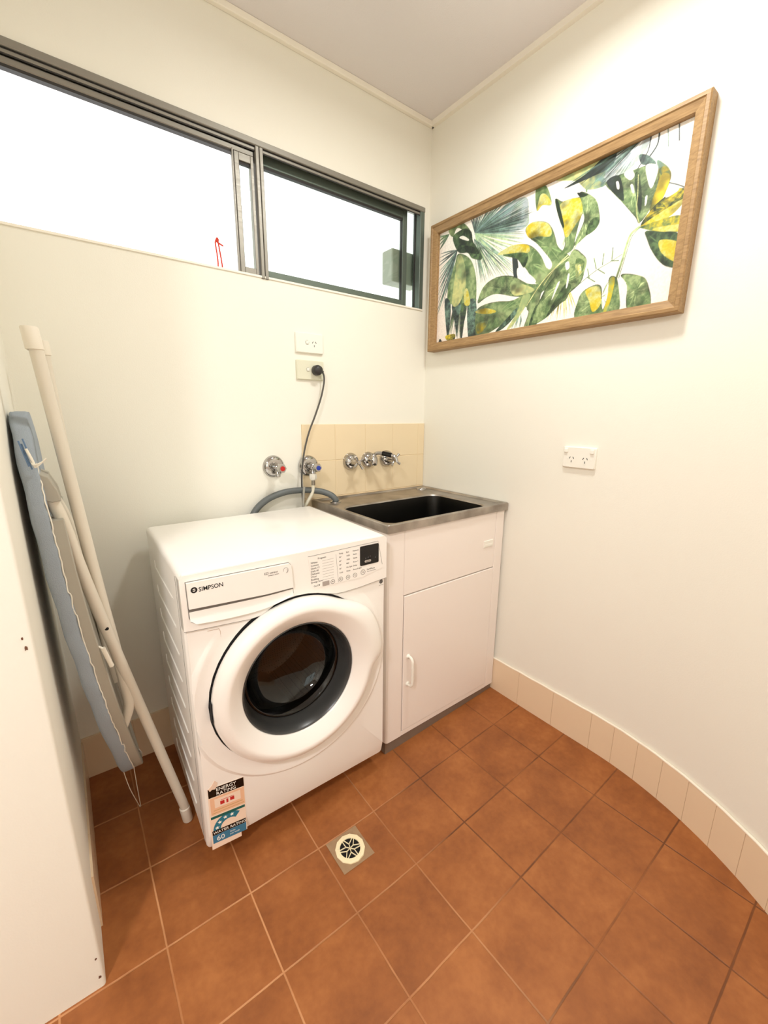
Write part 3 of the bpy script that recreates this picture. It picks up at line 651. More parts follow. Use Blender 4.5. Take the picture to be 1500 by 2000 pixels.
tilt(text_block('sticker_lettering', [('ENERGY', 0.0142, 0.034, 0.2425), ('RATING', 0.0142, 0.034, 0.2295), ('WATER RATING', 0.0120, 0.0170, 0.1070), ('60', 0.0220, 0.024, 0.0825), ('litres', 0.0070, 0.060, 0.0930), ('per wash', 0.0070, 0.060, 0.0850)], M_pale, SL, -0.0016))
bm = B(); q4([(0.016, 0.256), (0.024, 0.262), (0.033, 0.274), (0.040, 0.264), (0.037, 0.254), (0.032, 0.248), (0.025, 0.251), (0.019, 0.2475)], -0.0018, 0.0); obj('peeled_paper', bm, mat('torn_paper', (0.90, 0.80, 0.72), 0.8, bump=0.5, bscale=150, var=0.12, vscale=60), SL)

# ================================================================== LAUNDRY TUB CABINET
K = thing('laundry_tub', 'white laundry cabinet with a stainless steel tub in the corner', 'laundry tub', (0, 0, 0))
bm = B()
box(bm, -0.612, -0.600, -0.506, -0.012, 0.03, 0.846); box(bm, -0.012, -0.0005, -0.506, -0.012, 0.03, 0.846); box(bm, -0.600, -0.012, -0.024, -0.012, 0.03, 0.846)
box(bm, -0.600, -0.012, -0.506, -0.024, 0.03, 0.042); box(bm, -0.600, -0.012, -0.506, -0.500, 0.042, 0.846); obj('cabinet_body', bm, M_cab, K)
YF = -0.520
bm = B()
prism(bm, [(-0.6135, -0.49), (-0.6135, -0.508), (-0.611, -0.515), (-0.605, -0.5195), (-0.598, YF), (-0.5415, YF), (-0.5415, -0.49)], 0.030, 0.846, 'xy')
box(bm, -0.0500, 0.0, YF, -0.49, 0.03, 0.846, 0.002, 1); box(bm, -0.5395, -0.0518, YF, -0.49, 0.6045, 0.846, 0.002, 1); box(bm, -0.541, -0.050, YF, -0.49, 0.03, 0.0490, 0.001, 1)
obj('front_frame', bm, M_cab, K, smooth=30)
bm = B(); box(bm, -0.542, -0.0495, -0.5085, -0.50, 0.03, 0.846); obj('shadow_gap', bm, M_dark, K)
bm = B(); box(bm, -0.5375, -0.0535, YF - 0.002, -0.509, 0.0515, 0.6010, 0.002, 2); kd = obj('door', bm, M_cab, K)
bm = B(); hx = -0.5145
tube(bm, [(hx, YF, 0.360), (hx, YF - 0.016, 0.361), (hx, YF - 0.026, 0.352), (hx, YF - 0.028, 0.335), (hx, YF - 0.028, 0.270), (hx, YF - 0.026, 0.254), (hx, YF - 0.016, 0.246), (hx, YF, 0.247)], 0.0052, 12, 4)
lathe(bm, [(0.009, 0), (0.0085, 0.004), (0.005, 0.006)], (hx, YF - 0.002, 0.360), '-y', 16); lathe(bm, [(0.009, 0), (0.0085, 0.004), (0.005, 0.006)], (hx, YF - 0.002, 0.247), '-y', 16)
obj('door_handle', bm, M_plast, kd, smooth=60)
bm = B(); box(bm, -0.1225, -0.0665, YF - 0.0035, YF + 0.001, 0.6995, 0.7275, 0.001, 1); box(bm, -0.118, -0.071, YF - 0.0045, YF - 0.003, 0.7035, 0.7135, 0.0008, 1); obj('nameplate', bm, M_plast, K)
bm = B(); pv = []
for (x, y) in ((-0.610, -0.512), (-0.002, -0.512), (-0.002, -0.03), (-0.610, -0.03)): pv.append((bm.verts.new((x, y, fz(x, y) - 0.0005)), bm.verts.new((x, y, 0.03))))
for i in range(4): a, b_ = pv[i], pv[(i + 1) % 4]; bm.faces.new((a[0], b_[0], b_[1], a[1]))
bm.faces.new([p[1] for p in pv]); obj('plinth', bm, mat('grey_plinth', (0.55, 0.50, 0.45), 0.5, 0.4, var=0.12, vscale=30), K)
# steel tub
bm = B(); TZ = 0.873
def tl(x0, x1, y0, y1, r, z): return [bm.verts.new((p[0], p[1], z)) for p in rrect(x0, x1, y0, y1, r, 8)]
loops = [tl(-0.619, 0.0095, -0.529, -0.008, 0.005, TZ - 0.030), tl(-0.620, 0.0105, -0.530, -0.007, 0.006, TZ - 0.003), tl(-0.617, 0.0075, -0.527, -0.010, 0.006, TZ), tl(-0.607, -0.004, -0.518, -0.022, 0.010, TZ),
         tl(-0.602, -0.010, -0.513, -0.028, 0.012, TZ - 0.006), tl(-0.594, -0.078, -0.503, -0.182, 0.055, TZ - 0.007), tl(-0.590, -0.082, -0.499, -0.186, 0.052, TZ - 0.012)]
for a, b_ in zip(loops, loops[1:]):
    for k in range(len(a)): bm.faces.new((a[k], a[(k + 1) % len(a)], b_[(k + 1) % len(a)], b_[k]))
tb = obj('steel_tub', bm, M_steel, K, smooth=35)
bm = B()
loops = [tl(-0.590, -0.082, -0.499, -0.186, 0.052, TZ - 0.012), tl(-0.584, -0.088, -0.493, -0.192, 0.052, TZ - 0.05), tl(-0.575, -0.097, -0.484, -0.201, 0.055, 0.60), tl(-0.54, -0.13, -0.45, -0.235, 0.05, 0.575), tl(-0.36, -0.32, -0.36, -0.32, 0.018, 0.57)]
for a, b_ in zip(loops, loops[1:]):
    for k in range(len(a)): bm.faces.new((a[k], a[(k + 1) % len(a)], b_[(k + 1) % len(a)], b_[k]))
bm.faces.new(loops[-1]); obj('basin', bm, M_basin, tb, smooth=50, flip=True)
bm = B(); lathe(bm, [(0.024, 0), (0.023, 0.006), (0.018, 0.010), (0.0, 0.012)], (-0.050, -0.062, TZ - 0.007), 'z', 28); obj('bypass_cap', bm, M_chrome, tb, smooth=50)
bm = B(); lathe(bm, [(0.0235, 0), (0.0235, 0.004), (0.017, 0.005), (0.015, 0.001), (0.0, 0.001)], (-0.548, -0.085, TZ - 0.007), 'z', 28); obj('bypass_collar', bm, M_chrome, tb, smooth=50)

# ================================================================== TAPS
def washer_tap(name, x, z, label, capmat, hose):
    t = thing(name, label, 'tap', (x, 0.0 if not hose else -0.0065, z))
    bm = B(); lathe(bm, [(0.043, 0.0), (0.042, 0.006), (0.036, 0.014), (0.026, 0.017), (0.016, 0.017), (0.014, 0.022), (0.0, 0.022)], (0, 0, 0), '-y', 36); obj('wall_flange', bm, M_chrome, t, smooth=40)
    bm = B(); lathe(bm, [(0.0095, 0.015), (0.0095, 0.034), (0.012, 0.036), (0.012, 0.050), (0.008, 0.053), (0.006, 0.069), (0, 0.069)], (0, 0, 0), '-y', 24)
    lathe(bm, [(0.008, 0.0), (0.008, 0.016), (0.0095, 0.018), (0.0095, 0.032), (0.007, 0.032), (0, 0.026)], (0.0, -0.040, -0.004), '-z', 20)
    tube(bm, [(0.0, -0.040, -0.004), (0.013, -0.041, -0.014)], 0.0045, 10); obj('valve_body', bm, M_chrome, t, smooth=40)
    bm = B(); lathe(bm, [(0.0, 0.060), (0.014, 0.061), (0.0175, 0.068), (0.0175, 0.081), (0.014, 0.088), (0, 0.088)], (0, 0, 0), '-y', 18, lambda r, a, h: r * (1 + 0.07 * math.cos(6 * a))); h = obj('handle', bm, M_chrome, t, smooth=50)
    bm = B(); lathe(bm, [(0.0095, 0.087), (0.009, 0.090), (0, 0.091)], (0, 0, 0), '-y', 18); obj('indicator', bm, capmat, h, smooth=40)
    return t
washer_tap('washer_tap', -0.776, 1.021, 'chrome wall tap with red button and nothing connected, leftmost of all taps', M_red, False)
washer_tap('washer_tap', -0.629, 1.014, 'chrome wall tap with blue button feeding the white hose', M_blue, True)
def cross_tap(x, z, label, rot):
    t = thing('cross_handle_tap', label, 'tap', (x, -0.0065, z), group=None)
    bm = B(); lathe(bm, [(0.038, 0.0), (0.037, 0.008), (0.031, 0.020), (0.023, 0.028), (0.015, 0.030), (0.012, 0.038), (0.011, 0.060), (0, 0.060)], (0, 0, 0), '-y', 36); obj('wall_flange', bm, M_chrome, t, smooth=40)
    bm = B()
    for k in range(4):
        a = rot + k * PI / 2; tube(bm, [(0, -0.064, 0), (0.015 * math.cos(a), -0.065, 0.015 * math.sin(a)), (0.033 * math.cos(a), -0.070, 0.033 * math.sin(a))], [0.0055, 0.0046, 0.0060], 10)
    lathe(bm, [(0.0, 0.055), (0.010, 0.056), (0.011, 0.067), (0.008, 0.074), (0, 0.075)], (0, 0, 0), '-y', 20); obj('cross_handle', bm, M_chrome, t, smooth=50)
    return t
cross_tap(-0.424, 1.020, 'chrome cross handle tap on the splashback, left of the spout', 0.6)
cross_tap(-0.226, 1.022, 'chrome cross handle tap on the splashback, right of the spout', 0.9)
t = thing('tub_spout', 'chrome swivel spout with black sleeve between the two cross handle taps', 'spout', (-0.330, -0.0065, 1.022))
bm = B(); lathe(bm, [(0.036, 0.0), (0.035, 0.008), (0.028, 0.019), (0.019, 0.024), (0.017, 0.050), (0.012, 0.056), (0, 0.056)], (0, 0, 0), '-y', 32); obj('wall_flange', bm, M_chrome, t, smooth=40)
bm = B(); lathe(bm, [(0.0, -0.020), (0.014, -0.020), (0.016, -0.014), (0.016, 0.014), (0.012, 0.020), (0.010, 0.028), (0.011, 0.032), (0.0, 0.034)], (0, -0.046, 0), 'z', 20)
tube(bm, [(0, -0.046, 0.024), (0.006, -0.056, 0.032), (0.018, -0.074, 0.034), (0.046, -0.114, 0.026), (0.056, -0.128, 0.018), (0.060, -0.134, -0.002)], 0.0078, 12, 5); obj('spout_arm', bm, M_chrome, t, smooth=50)
bm = B(); tube(bm, [(0.022, -0.0797, 0.0335), (0.046, -0.114, 0.0262)], 0.0108, 14); obj('black_sleeve', bm, M_black, t, smooth=50)

# ================================================================== HOSES AND CORD
t = thing('inlet_hose', 'white inlet hose hanging from the blue button tap down behind the washing machine', 'hose', (-0.629, -0.0465, 0.98))
bm = B(); lathe(bm, [(0.0, 0.0), (0.013, 0.0), (0.0145, 0.004), (0.0145, 0.018), (0.011, 0.024), (0.009, 0.026), (0, 0.026)], (0, 0, 0.006), '-z', 16, lambda r, a, h: r * (1 + 0.05 * math.cos(8 * a))); obj('hose_nut', bm, M_plast, t, smooth=40)
bm = B(); lathe(bm, [(0.0075, 0.0), (0.0078, 0.022), (0, 0.022)], (0, 0, -0.018), '-z', 16); obj('ferrule', bm, mat('ferrule_metal', (0.58, 0.55, 0.50), 0.35, 0.7), t, smooth=40)
bm = B(); tube(bm, [(0, 0, -0.035), (-0.003, 0.004, -0.07), (-0.018, 0.014, -0.105), (-0.034, 0.024, -0.14), (-0.05, 0.026, -0.20), (-0.06, 0.026, -0.35)], 0.0068, 12, 6); obj('hose', bm, M_whose, t, smooth=60)
t = thing('drain_hose', 'thick grey drain hose arching from behind the washing machine into the tub', 'hose', (-0.548, -0.085, 0.868))
bm = B(); tube(bm, [(-0.37, 0.060, -0.16), (-0.335, 0.060, -0.035), (-0.285, 0.060, 0.022), (-0.205, 0.060, 0.050), (-0.12, 0.058, 0.052), (-0.055, 0.042, 0.044), (-0.018, 0.018, 0.030), (-0.002, 0.002, 0.012), (0, 0, 0.0)], 0.0125, 16, 8)
dh = obj('hose', bm, M_hose, t, smooth=60)
bm = B(); tube(bm, [(-0.125, 0.034, 0.070), (-0.128, 0.036, 0.03), (-0.130, 0.040, -0.03), (-0.130, 0.042, -0.10)], 0.0048, 8, 4); obj('hose_guide', bm, M_gtape, t, smooth=60)

def gpo(loc, rotz, label, m, double=False):
    t = thing('power_socket', label, 'power socket', loc, rotz)
    w, h = (0.0585, 0.0365)
    bm = B()
    A = [(x, 0.0, z) for x, z in rrect(-w, w, -h, h, 0.004, 3)]; C_ = [(x, -0.0075, z) for x, z in rrect(-w, w, -h, h, 0.004, 3)]; D2 = [(x * 0.955, -0.0105, z * 0.93) for x, z in rrect(-w, w, -h, h, 0.004, 3)]
    la, lb, lc = [[bm.verts.new(p) for p in q] for q in (A, C_, D2)]
    for p, q in ((la, lb), (lb, lc)):
        for k in range(len(p)): bm.faces.new((p[k], p[(k + 1) % len(p)], q[(k + 1) % len(p)], q[k]))
    bm.faces.new(lc); bm.faces.new(la); pl = obj('cover_plate', bm, m, t, smooth=25)
    def slots(cx, cz, name='pin_slots'):
        bm = B()
        for dx, dz, a in ((-0.0066, 0.0040, -0.52), (0.0066, 0.0040, 0.52), (0.0, -0.0086, 0.0)):
            ca, sa = math.cos(a), math.sin(a); pts = []
            for px, pz in ((-0.0011, -0.0038), (0.0011, -0.0038), (0.0011, 0.0038), (-0.0011, 0.0038)): pts.append((cx + dx + px * ca - pz * sa, cz + dz + px * sa + pz * ca))
            prism(bm, pts, -0.0109, -0.0100, 'xz')
        obj(name, bm, M_dark, t)
    def rocker(cx, cz, s=0.0058):
        bm = B(); prism(bm, arcband((cx, cz), s * 1.35, s * 1.22, 0, 6.282, 24), -0.0108, -0.0100, 'xz', mi=1)
        v = box(bm, cx - s, cx + s, -0.0140, -0.0100, cz - s, cz + s, 0.0012, 1)
        obj('rocker_switch', bm, [M_plast, M_line], t)
    if double:
        slots(-0.0255, -0.006); slots(0.0235, -0.006)
        for cx in (-0.047, 0.046):
            bm = B(); box(bm, cx - 0.0065, cx + 0.0065, -0.0160, -0.0095, 0.0155, 0.0305, 0.0022, 2); obj('rocker_switch', bm, M_plast, t)
    else:
        rocker(-0.0115, 0.002); slots(0.019, 0.0)
    for cx in (-0.0425, 0.0425):
        bm = B(); lathe(bm, [(0.0032, 0.0102), (0.0032, 0.0112), (0.0, 0.0112)], (cx, 0, 0.001 if not double else -0.004), '-y', 12)
        obj('screw_cover', bm, m, t, smooth=30)
    return t
gpo((-0.606, 0.0, 1.487), 0, 'single power socket on the window wall, upper of the two, nothing plugged in', M_plast)
gpo((-0.606, 0.0, 1.388), 0, 'yellowed single power socket with the dark plug in it, under the clean one', M_oldpl)
gpo((WR, -0.806, 1.080), -PI / 2, 'double power socket with two white switches alone on the right wall', M_plast, True)
t = thing('electric_plug', 'dark round plug and grey cord running down to the washing machine', 'power cord', (-0.5845, -0.0105, 1.388))
bm = B(); lathe(bm, [(0.0, 0.0), (0.0175, 0.0), (0.0195, 0.003), (0.0195, 0.020), (0.017, 0.028), (0.010, 0.032), (0, 0.033)], (0, 0, 0), '-y', 28); tube(bm, [(0.014, -0.016, -0.002), (0.024, -0.016, -0.006)], 0.0055, 10); obj('plug_body', bm, M_plug, t, smooth=45)
bm = B(); tube(bm, [(0.020, -0.016, -0.004), (0.0265, -0.017, -0.018), (0.026, -0.018, -0.045), (0.012, -0.018, -0.10), (-0.016, -0.018, -0.17), (-0.046, -0.018, -0.235), (-0.070, -0.018, -0.31), (-0.084, -0.018, -0.39), (-0.087, -0.018, -0.46), (-0.083, -0.014, -0.53), (-0.086, -0.012, -0.62), (-0.10, -0.012, -0.75)], 0.0036, 10, 6); obj('cord', bm, M_cord, t, smooth=60)

# ================================================================== FRAMED PICTURE
FP = thing('framed_picture', 'oak framed watercolour print of green and yellow tropical leaves', 'picture', (WR, 0, 0))
Y0, Y1, Z0, Z1 = -0.0535, -1.0565, 1.503, 2.0145
bm = B(); profw = [(0.0, 0.0), (0.0, -0.040), (0.003, -0.043), (0.011, -0.0435), (0.014, -0.040), (0.034, -0.034), (0.0355, -0.031), (0.0355, -0.012), (0.020, 0.0)]
cor = [(Y0, Z0, -1, 1), (Y1, Z0, 1, 1), (Y1, Z1, 1, -1), (Y0, Z1, -1, -1)]
rings = [[bm.verts.new((px, y + sy * w_, z + sz * w_)) for (w_, px) in profw] for (y, z, sy, sz) in cor]
for i in range(4):
    a, b_ = rings[i], rings[(i + 1) % 4]
    for k in range(len(profw)): bm.faces.new((a[k], b_[k], b_[(k + 1) % len(profw)], a[(k + 1) % len(profw)]))
obj('frame', bm, M_wood, FP)
bm = B(); box(bm, -0.016, -0.001, Y1 + 0.03, Y0 - 0.03, Z0 + 0.03, Z1 - 0.03); obj('backing_board', bm, mat('brown_board', (0.5, 0.4, 0.3), 0.8), FP)
ART=[('F',[(21.1,87.5),(18.1,101.0),(20.1,101.5),(22.6,101.3),(25.5,101.4),(28.3,102.2),(31.1,101.7),(35.0,102.2),(39.8,101.4),(43.5,100.3),(46.1,95.2),(49.4,84.7),(47.5,83.5),(46.9,79.4),(46.7,75.0)],(0.44,0.57,0.5),(0.17,0.21,0.21),1.6),
('P',[(20.6,87.1),(28.6,94.8),(38.2,99.0),(45.6,97.5),(47.0,85.7),(47.0,77.4),(40.9,76.7),(29.0,82.6)],(0.44,0.57,0.5),(0.46,0.56,0.62),'s'),
('F',[(21.1,87.5),(31.0,102.7),(35.7,96.1),(40.0,97.1),(44.3,92.1),(46.9,87.7),(46.8,80.7),(44.8,81.4),(40.6,81.4),(43.3,77.1),(46.4,73.2)],(0.17,0.21,0.21),(0.44,0.57,0.5),1.0),
('F',[(21.1,87.5),(46.9,70.9),(46.2,68.1),(44.4,63.9),(40.9,56.3),(41.6,49.8),(42.7,43.7),(37.9,44.6),(34.2,45.7),(30.3,49.0),(28.6,43.9),(26.4,50.9),(26.2,42.0)],(0.6,0.68,0.46),(0.44,0.57,0.5),1.2),
('F',[(20.7,83.4),(26.5,46.3),(24.7,42.7),(30.5,45.2),(33.1,49.0),(40.0,45.7),(41.1,52.1)],(0.44,0.57,0.5),(0.17,0.21,0.21),0.8),
('P',[(40.9,60.4),(43.5,54.9),(44.3,41.9),(42.3,42.8)],(0.17,0.21,0.21),(0.17,0.21,0.21),''),
('P',[(12.0,76.4),(19.2,67.9),(22.9,51.0),(23.7,27.8),(24.1,1.9),(20.9,1.9),(18.4,29.9),(15.1,31.1),(9.9,33.9),(6.3,38.6),(6.9,58.6),(10.0,68.1)],(0.6,0.68,0.46),(0.34,0.45,0.27),''),
('F',[(11.4,79.8),(-0.2,81.5),(-0.2,71.8),(-0.3,60.4),(-0.3,49.6),(-0.6,37.1),(-0.6,25.2),(4.5,39.3),(5.1,59.5)],(0.44,0.57,0.5),(0.17,0.21,0.21),1.7),
('F',[(5.9,96.1),(-0.6,99.3),(-0.3,92.8),(-0.0,86.2)],(0.44,0.57,0.5),(0.34,0.45,0.27),2.0),
('F',[(13.2,55.6),(7.2,5.7),(8.4,6.2),(12.6,2.6),(16.0,1.2),(17.8,30.1)],(0.17,0.21,0.21),(0.34,0.45,0.27),2.4),
('P',[(18.9,31.2),(23.6,30.9),(24.6,1.7),(23.0,1.3),(20.1,1.7)],(0.17,0.21,0.21),(0.44,0.57,0.5),''),
('P',[(4.5,39.3),(8.5,34.5),(8.1,5.4),(6.9,6.6)],(0.44,0.57,0.5),(0.17,0.21,0.21),''),
('P',[(9.3,34.1),(15.0,31.9),(13.7,21.1),(13.1,4.1),(11.6,16.1)],(0.17,0.21,0.21),(0.44,0.57,0.5),''),
('P',[(15.1,31.1),(18.4,29.1),(17.2,14.3),(16.3,1.6),(15.0,6.8)],(0.17,0.21,0.21),(0.34,0.45,0.27),''),
('P',[(16.3,42.5),(18.4,43.9),(20.2,30.7),(17.0,31.2)],(0.84,0.74,0.14),(0.82,0.82,0.54),''),
('P',[(12.1,74.8),(15.5,68.4),(17.2,47.5),(13.4,32.6),(9.3,34.9),(10.4,57.0)],(0.82,0.82,0.54),(0.6,0.68,0.46),''),
('P',[(5.5,100.2),(12.9,101.6),(18.4,91.4),(16.9,90.1),(10.8,98.4),(8.2,92.4)],(0.6,0.68,0.46),(0.34,0.45,0.27),''),
('P',[(8.2,91.6),(11.4,95.0),(15.7,94.5),(19.0,89.5),(20.3,81.4),(24.7,69.4),(25.1,64.8),(20.2,68.1),(17.4,74.1),(12.0,78.0)],(0.34,0.45,0.27),(0.12,0.19,0.12),'o'),
('P',[(13.5,82.4),(21.0,76.6),(23.7,69.9),(17.4,74.9)],(0.12,0.19,0.12),(0.34,0.45,0.27),''),
('P',[(12.2,89.3),(14.3,89.8),(17.6,85.2),(17.1,84.0)],(0.97,0.96,0.92),(0.97,0.96,0.92),''),
('P',[(6.0,6.9),(11.9,6.9),(11.4,1.2),(7.3,2.3)],(0.17,0.21,0.21),(0.84,0.74,0.14),''),
('P',[(1.5,2.0),(2.3,5.3),(3.7,1.9)],(0.17,0.21,0.21),(0.17,0.21,0.21),''),
('F',[(47.5,22.2),(44.0,5.8),(42.8,1.0),(46.3,2.2),(48.4,3.0)],(0.17,0.21,0.21),(0.44,0.57,0.5),1.5),
('F',[(63.8,34.6),(58.8,3.9),(62.2,3.6),(65.1,1.8),(67.2,5.3),(69.8,6.8),(67.0,16.9)],(0.82,0.82,0.54),(0.84,0.74,0.14),1.2),
('P',[(46.2,73.3),(48.9,78.0),(54.8,74.2),(58.1,65.9),(60.5,54.6),(64.4,47.4),(65.3,43.3),(61.0,39.3),(56.2,39.1),(57.6,47.4),(52.5,59.2)],(0.6,0.68,0.46),(0.34,0.45,0.27),'o'),
('P',[(46.3,74.6),(48.9,78.0),(54.8,74.2),(57.3,67.6),(56.8,63.6),(52.2,66.4),(48.2,67.5)],(0.84,0.74,0.14),(0.82,0.82,0.54),''),
('P',[(47.9,67.1),(51.2,62.5),(55.1,53.9),(58.5,45.0),(58.3,40.6),(56.4,42.9),(51.9,57.0)],(0.97,0.96,0.92),(0.97,0.96,0.92),''),
('P',[(36.3,61.9),(40.5,66.1),(47.7,63.0),(53.2,53.6),(56.8,41.4),(59.6,36.8),(56.6,31.1),(52.6,32.9),(47.1,47.6),(43.0,55.9)],(0.6,0.68,0.46),(0.34,0.45,0.27),'o'),
('P',[(33.5,63.8),(40.4,66.8),(47.7,63.0),(47.9,57.2),(39.4,61.3)],(0.84,0.74,0.14),(0.82,0.82,0.54),''),
('P',[(36.3,61.9),(47.5,57.4),(46.8,47.2),(43.0,55.9)],(0.12,0.19,0.12),(0.34,0.45,0.27),''),
('P',[(44.0,48.6),(49.0,42.0),(52.5,35.0),(51.0,33.3),(46.8,36.9),(44.1,41.7)],(0.97,0.96,0.92),(0.97,0.96,0.92),''),
('P',[(24.6,29.8),(27.2,41.5),(33.3,46.1),(41.5,43.3),(48.6,34.8),(54.7,30.7),(51.9,24.5),(43.0,27.5),(34.7,32.8),(29.0,32.5)],(0.34,0.45,0.27),(0.6,0.68,0.46),'o'),
('P',[(41.2,38.8),(48.6,33.4),(52.1,27.8),(43.0,28.2)],(0.82,0.82,0.54),(0.6,0.68,0.46),''),
('P',[(23.9,21.5),(27.3,26.5),(35.0,26.4),(41.8,24.5),(47.3,26.4),(51.8,25.2),(43.7,10.9),(35.8,5.4),(30.2,1.7),(24.6,1.7)],(0.6,0.68,0.46),(0.34,0.45,0.27),'o'),
('P',[(23.8,23.1),(29.4,23.4),(34.8,19.1),(31.5,18.1),(25.0,20.8)],(0.84,0.74,0.14),(0.82,0.82,0.54),''),
('P',[(24.8,11.9),(30.8,12.3),(28.1,4.6),(25.0,4.0)],(0.84,0.74,0.14),(0.6,0.68,0.46),''),
('P',[(35.0,2.6),(41.9,13.7),(45.1,18.2),(43.7,10.9),(38.7,3.8)],(0.12,0.19,0.12),(0.44,0.57,0.5),''),
('P',[(54.7,30.7),(58.5,37.3),(63.0,40.8),(65.3,43.9),(67.7,35.9),(66.0,18.0),(63.4,14.0),(58.2,5.9),(51.8,1.2),(48.9,1.4),(50.4,13.5),(46.0,17.2),(51.4,25.4)],(0.6,0.68,0.46),(0.34,0.45,0.27),'o'),
('P',[(50.9,1.5),(53.4,16.5),(55.3,10.3),(54.1,1.8)],(0.12,0.19,0.12),(0.34,0.45,0.27),''),
('P',[(55.4,25.1),(56.9,25.1),(56.6,15.2),(55.4,12.3),(54.9,19.3)],(0.97,0.96,0.92),(0.97,0.96,0.92),''),
('P',[(47.3,16.7),(49.4,16.6),(49.3,9.0),(48.3,3.7),(47.1,11.8)],(0.97,0.96,0.92),(0.97,0.96,0.92),''),
('P',[(47.3,26.4),(50.7,23.7),(44.0,5.8),(40.6,2.5),(44.9,14.1)],(0.82,0.82,0.54),(0.6,0.68,0.46),''),
('P',[(63.6,39.6),(66.6,48.7),(69.9,44.2),(71.8,39.2),(71.4,32.5),(70.1,25.2),(64.7,17.8),(58.2,5.8),(52.2,4.8),(55.9,23.2),(59.3,32.7)],(0.34,0.45,0.27),(0.6,0.68,0.46),'o'),
('P',[(67.9,42.1),(71.0,38.9),(70.6,32.1),(68.5,29.9)],(0.82,0.82,0.54),(0.34,0.45,0.27),''),
('P',[(64.3,26.3),(67.1,23.4),(62.2,13.8),(58.2,6.7)],(0.12,0.19,0.12),(0.34,0.45,0.27),''),
('P',[(63.9,41.4),(65.2,41.9),(65.7,37.7),(64.6,36.7)],(0.97,0.96,0.92),(0.97,0.96,0.92),''),
('P',[(65.3,33.1),(66.0,32.8),(65.7,25.6),(65.1,24.3)],(0.97,0.96,0.92),(0.97,0.96,0.92),''),
('P',[(68.8,36.9),(69.6,37.7),(70.2,33.8),(69.5,31.8)],(0.84,0.74,0.14),(0.97,0.96,0.92),''),
('P',[(61.4,28.4),(62.5,29.5),(60.6,20.4),(59.8,18.2)],(0.97,0.96,0.92),(0.97,0.96,0.92),''),
('P',[(57.6,87.6),(61.3,83.1),(67.4,81.7),(68.7,73.7),(68.4,67.2),(67.1,59.6),(66.3,50.0),(62.7,47.3),(60.4,47.8),(63.1,52.7),(62.4,62.6),(60.0,72.7)],(0.6,0.68,0.46),(0.34,0.45,0.27),'o'),
('P',[(59.9,82.9),(67.4,81.3),(68.4,70.9),(66.2,64.8),(63.5,58.8),(61.6,67.7)],(0.84,0.74,0.14),(0.82,0.82,0.54),''),
('P',[(57.8,87.5),(59.2,84.2),(62.1,67.5),(61.2,68.0),(58.8,79.0)],(0.12,0.19,0.12),(0.12,0.19,0.12),''),
('P',[(66.8,84.7),(69.8,82.1),(73.0,75.8),(74.5,66.1),(74.3,59.6),(70.5,55.3),(67.3,51.8),(66.6,53.8),(68.4,63.4),(68.7,73.7)],(0.34,0.45,0.27),(0.6,0.68,0.46),'o'),
('P',[(71.6,64.3),(74.4,64.7),(74.0,58.3),(70.5,56.1)],(0.12,0.19,0.12),(0.34,0.45,0.27),''),
('P',[(68.6,70.8),(69.3,65.8),(67.5,57.1),(66.7,53.7),(67.5,64.0)],(0.97,0.96,0.92),(0.97,0.96,0.92),''),
('P',[(65.9,85.8),(69.8,81.8),(67.4,81.7)],(0.12,0.19,0.12),(0.12,0.19,0.12),''),
('P',[(49.4,100.9),(53.6,99.3),(56.4,85.4),(52.7,87.2),(50.4,85.2)],(0.6,0.68,0.46),(0.34,0.45,0.27),''),
('P',[(51.4,94.6),(53.8,93.6),(56.4,85.4),(52.7,87.2),(50.6,85.0)],(0.84,0.74,0.14),(0.82,0.82,0.54),''),
('L',[(67.9,93.4),(69.3,83.6)],(0.34,0.45,0.27),1.0),
('P',[(57.2,100.3),(65.9,100.8),(72.7,100.2),(74.9,89.3),(69.6,84.8),(65.0,93.5)],(0.82,0.82,0.54),(0.6,0.68,0.46),''),
('P',[(67.1,93.3),(73.3,90.6),(75.6,83.1),(69.2,85.1)],(0.82,0.82,0.54),(0.44,0.57,0.5),''),
('P',[(60.8,92.1),(68.2,95.3),(74.2,101.0),(77.8,101.2),(76.9,93.2),(71.6,91.9)],(0.17,0.21,0.21),(0.12,0.19,0.12),''),
('P',[(72.4,91.2),(76.8,94.7),(79.3,101.3),(87.7,100.9),(86.0,92.2),(82.0,86.4),(75.1,84.9)],(0.44,0.57,0.5),(0.46,0.56,0.62),'s'),
('F',[(86.6,103.1),(60.8,92.2),(72.6,82.6),(75.1,85.6),(72.4,91.2),(78.0,86.8),(80.9,85.8)],(0.17,0.21,0.21),(0.44,0.57,0.5),1.4),
('F',[(86.7,102.5),(74.4,84.0),(76.6,85.1),(79.5,86.3),(82.6,87.2)],(0.97,0.96,0.92),(0.46,0.56,0.62),0.9),
('L',[(89.9,101.3),(89.8,94.0),(87.9,88.7)],(0.17,0.21,0.21),1.0),
('L',[(87.7,100.9),(87.3,92.3),(84.7,84.1)],(0.17,0.21,0.21),0.7),
('L',[(92.1,100.6),(92.9,90.0)],(0.44,0.57,0.5),0.5),
('L',[(94.9,100.9),(95.6,90.6)],(0.17,0.21,0.21),0.7),
('P',[(85.0,92.4),(87.5,90.3),(90.2,83.6),(87.5,84.8),(85.7,87.3)],(0.17,0.21,0.21),(0.44,0.57,0.5),''),
('P',[(90.4,85.3),(92.9,80.7),(94.0,77.2),(91.0,80.3)],(0.6,0.68,0.46),(0.44,0.57,0.5),''),
('P',[(75.5,84.2),(79.5,85.6),(82.7,85.1),(85.1,85.1),(87.9,84.2),(91.1,79.6),(91.3,71.1),(90.4,59.9),(87.7,53.0),(86.3,56.7),(82.1,67.2),(78.7,75.2)],(0.34,0.45,0.27),(0.6,0.68,0.46),'o'),
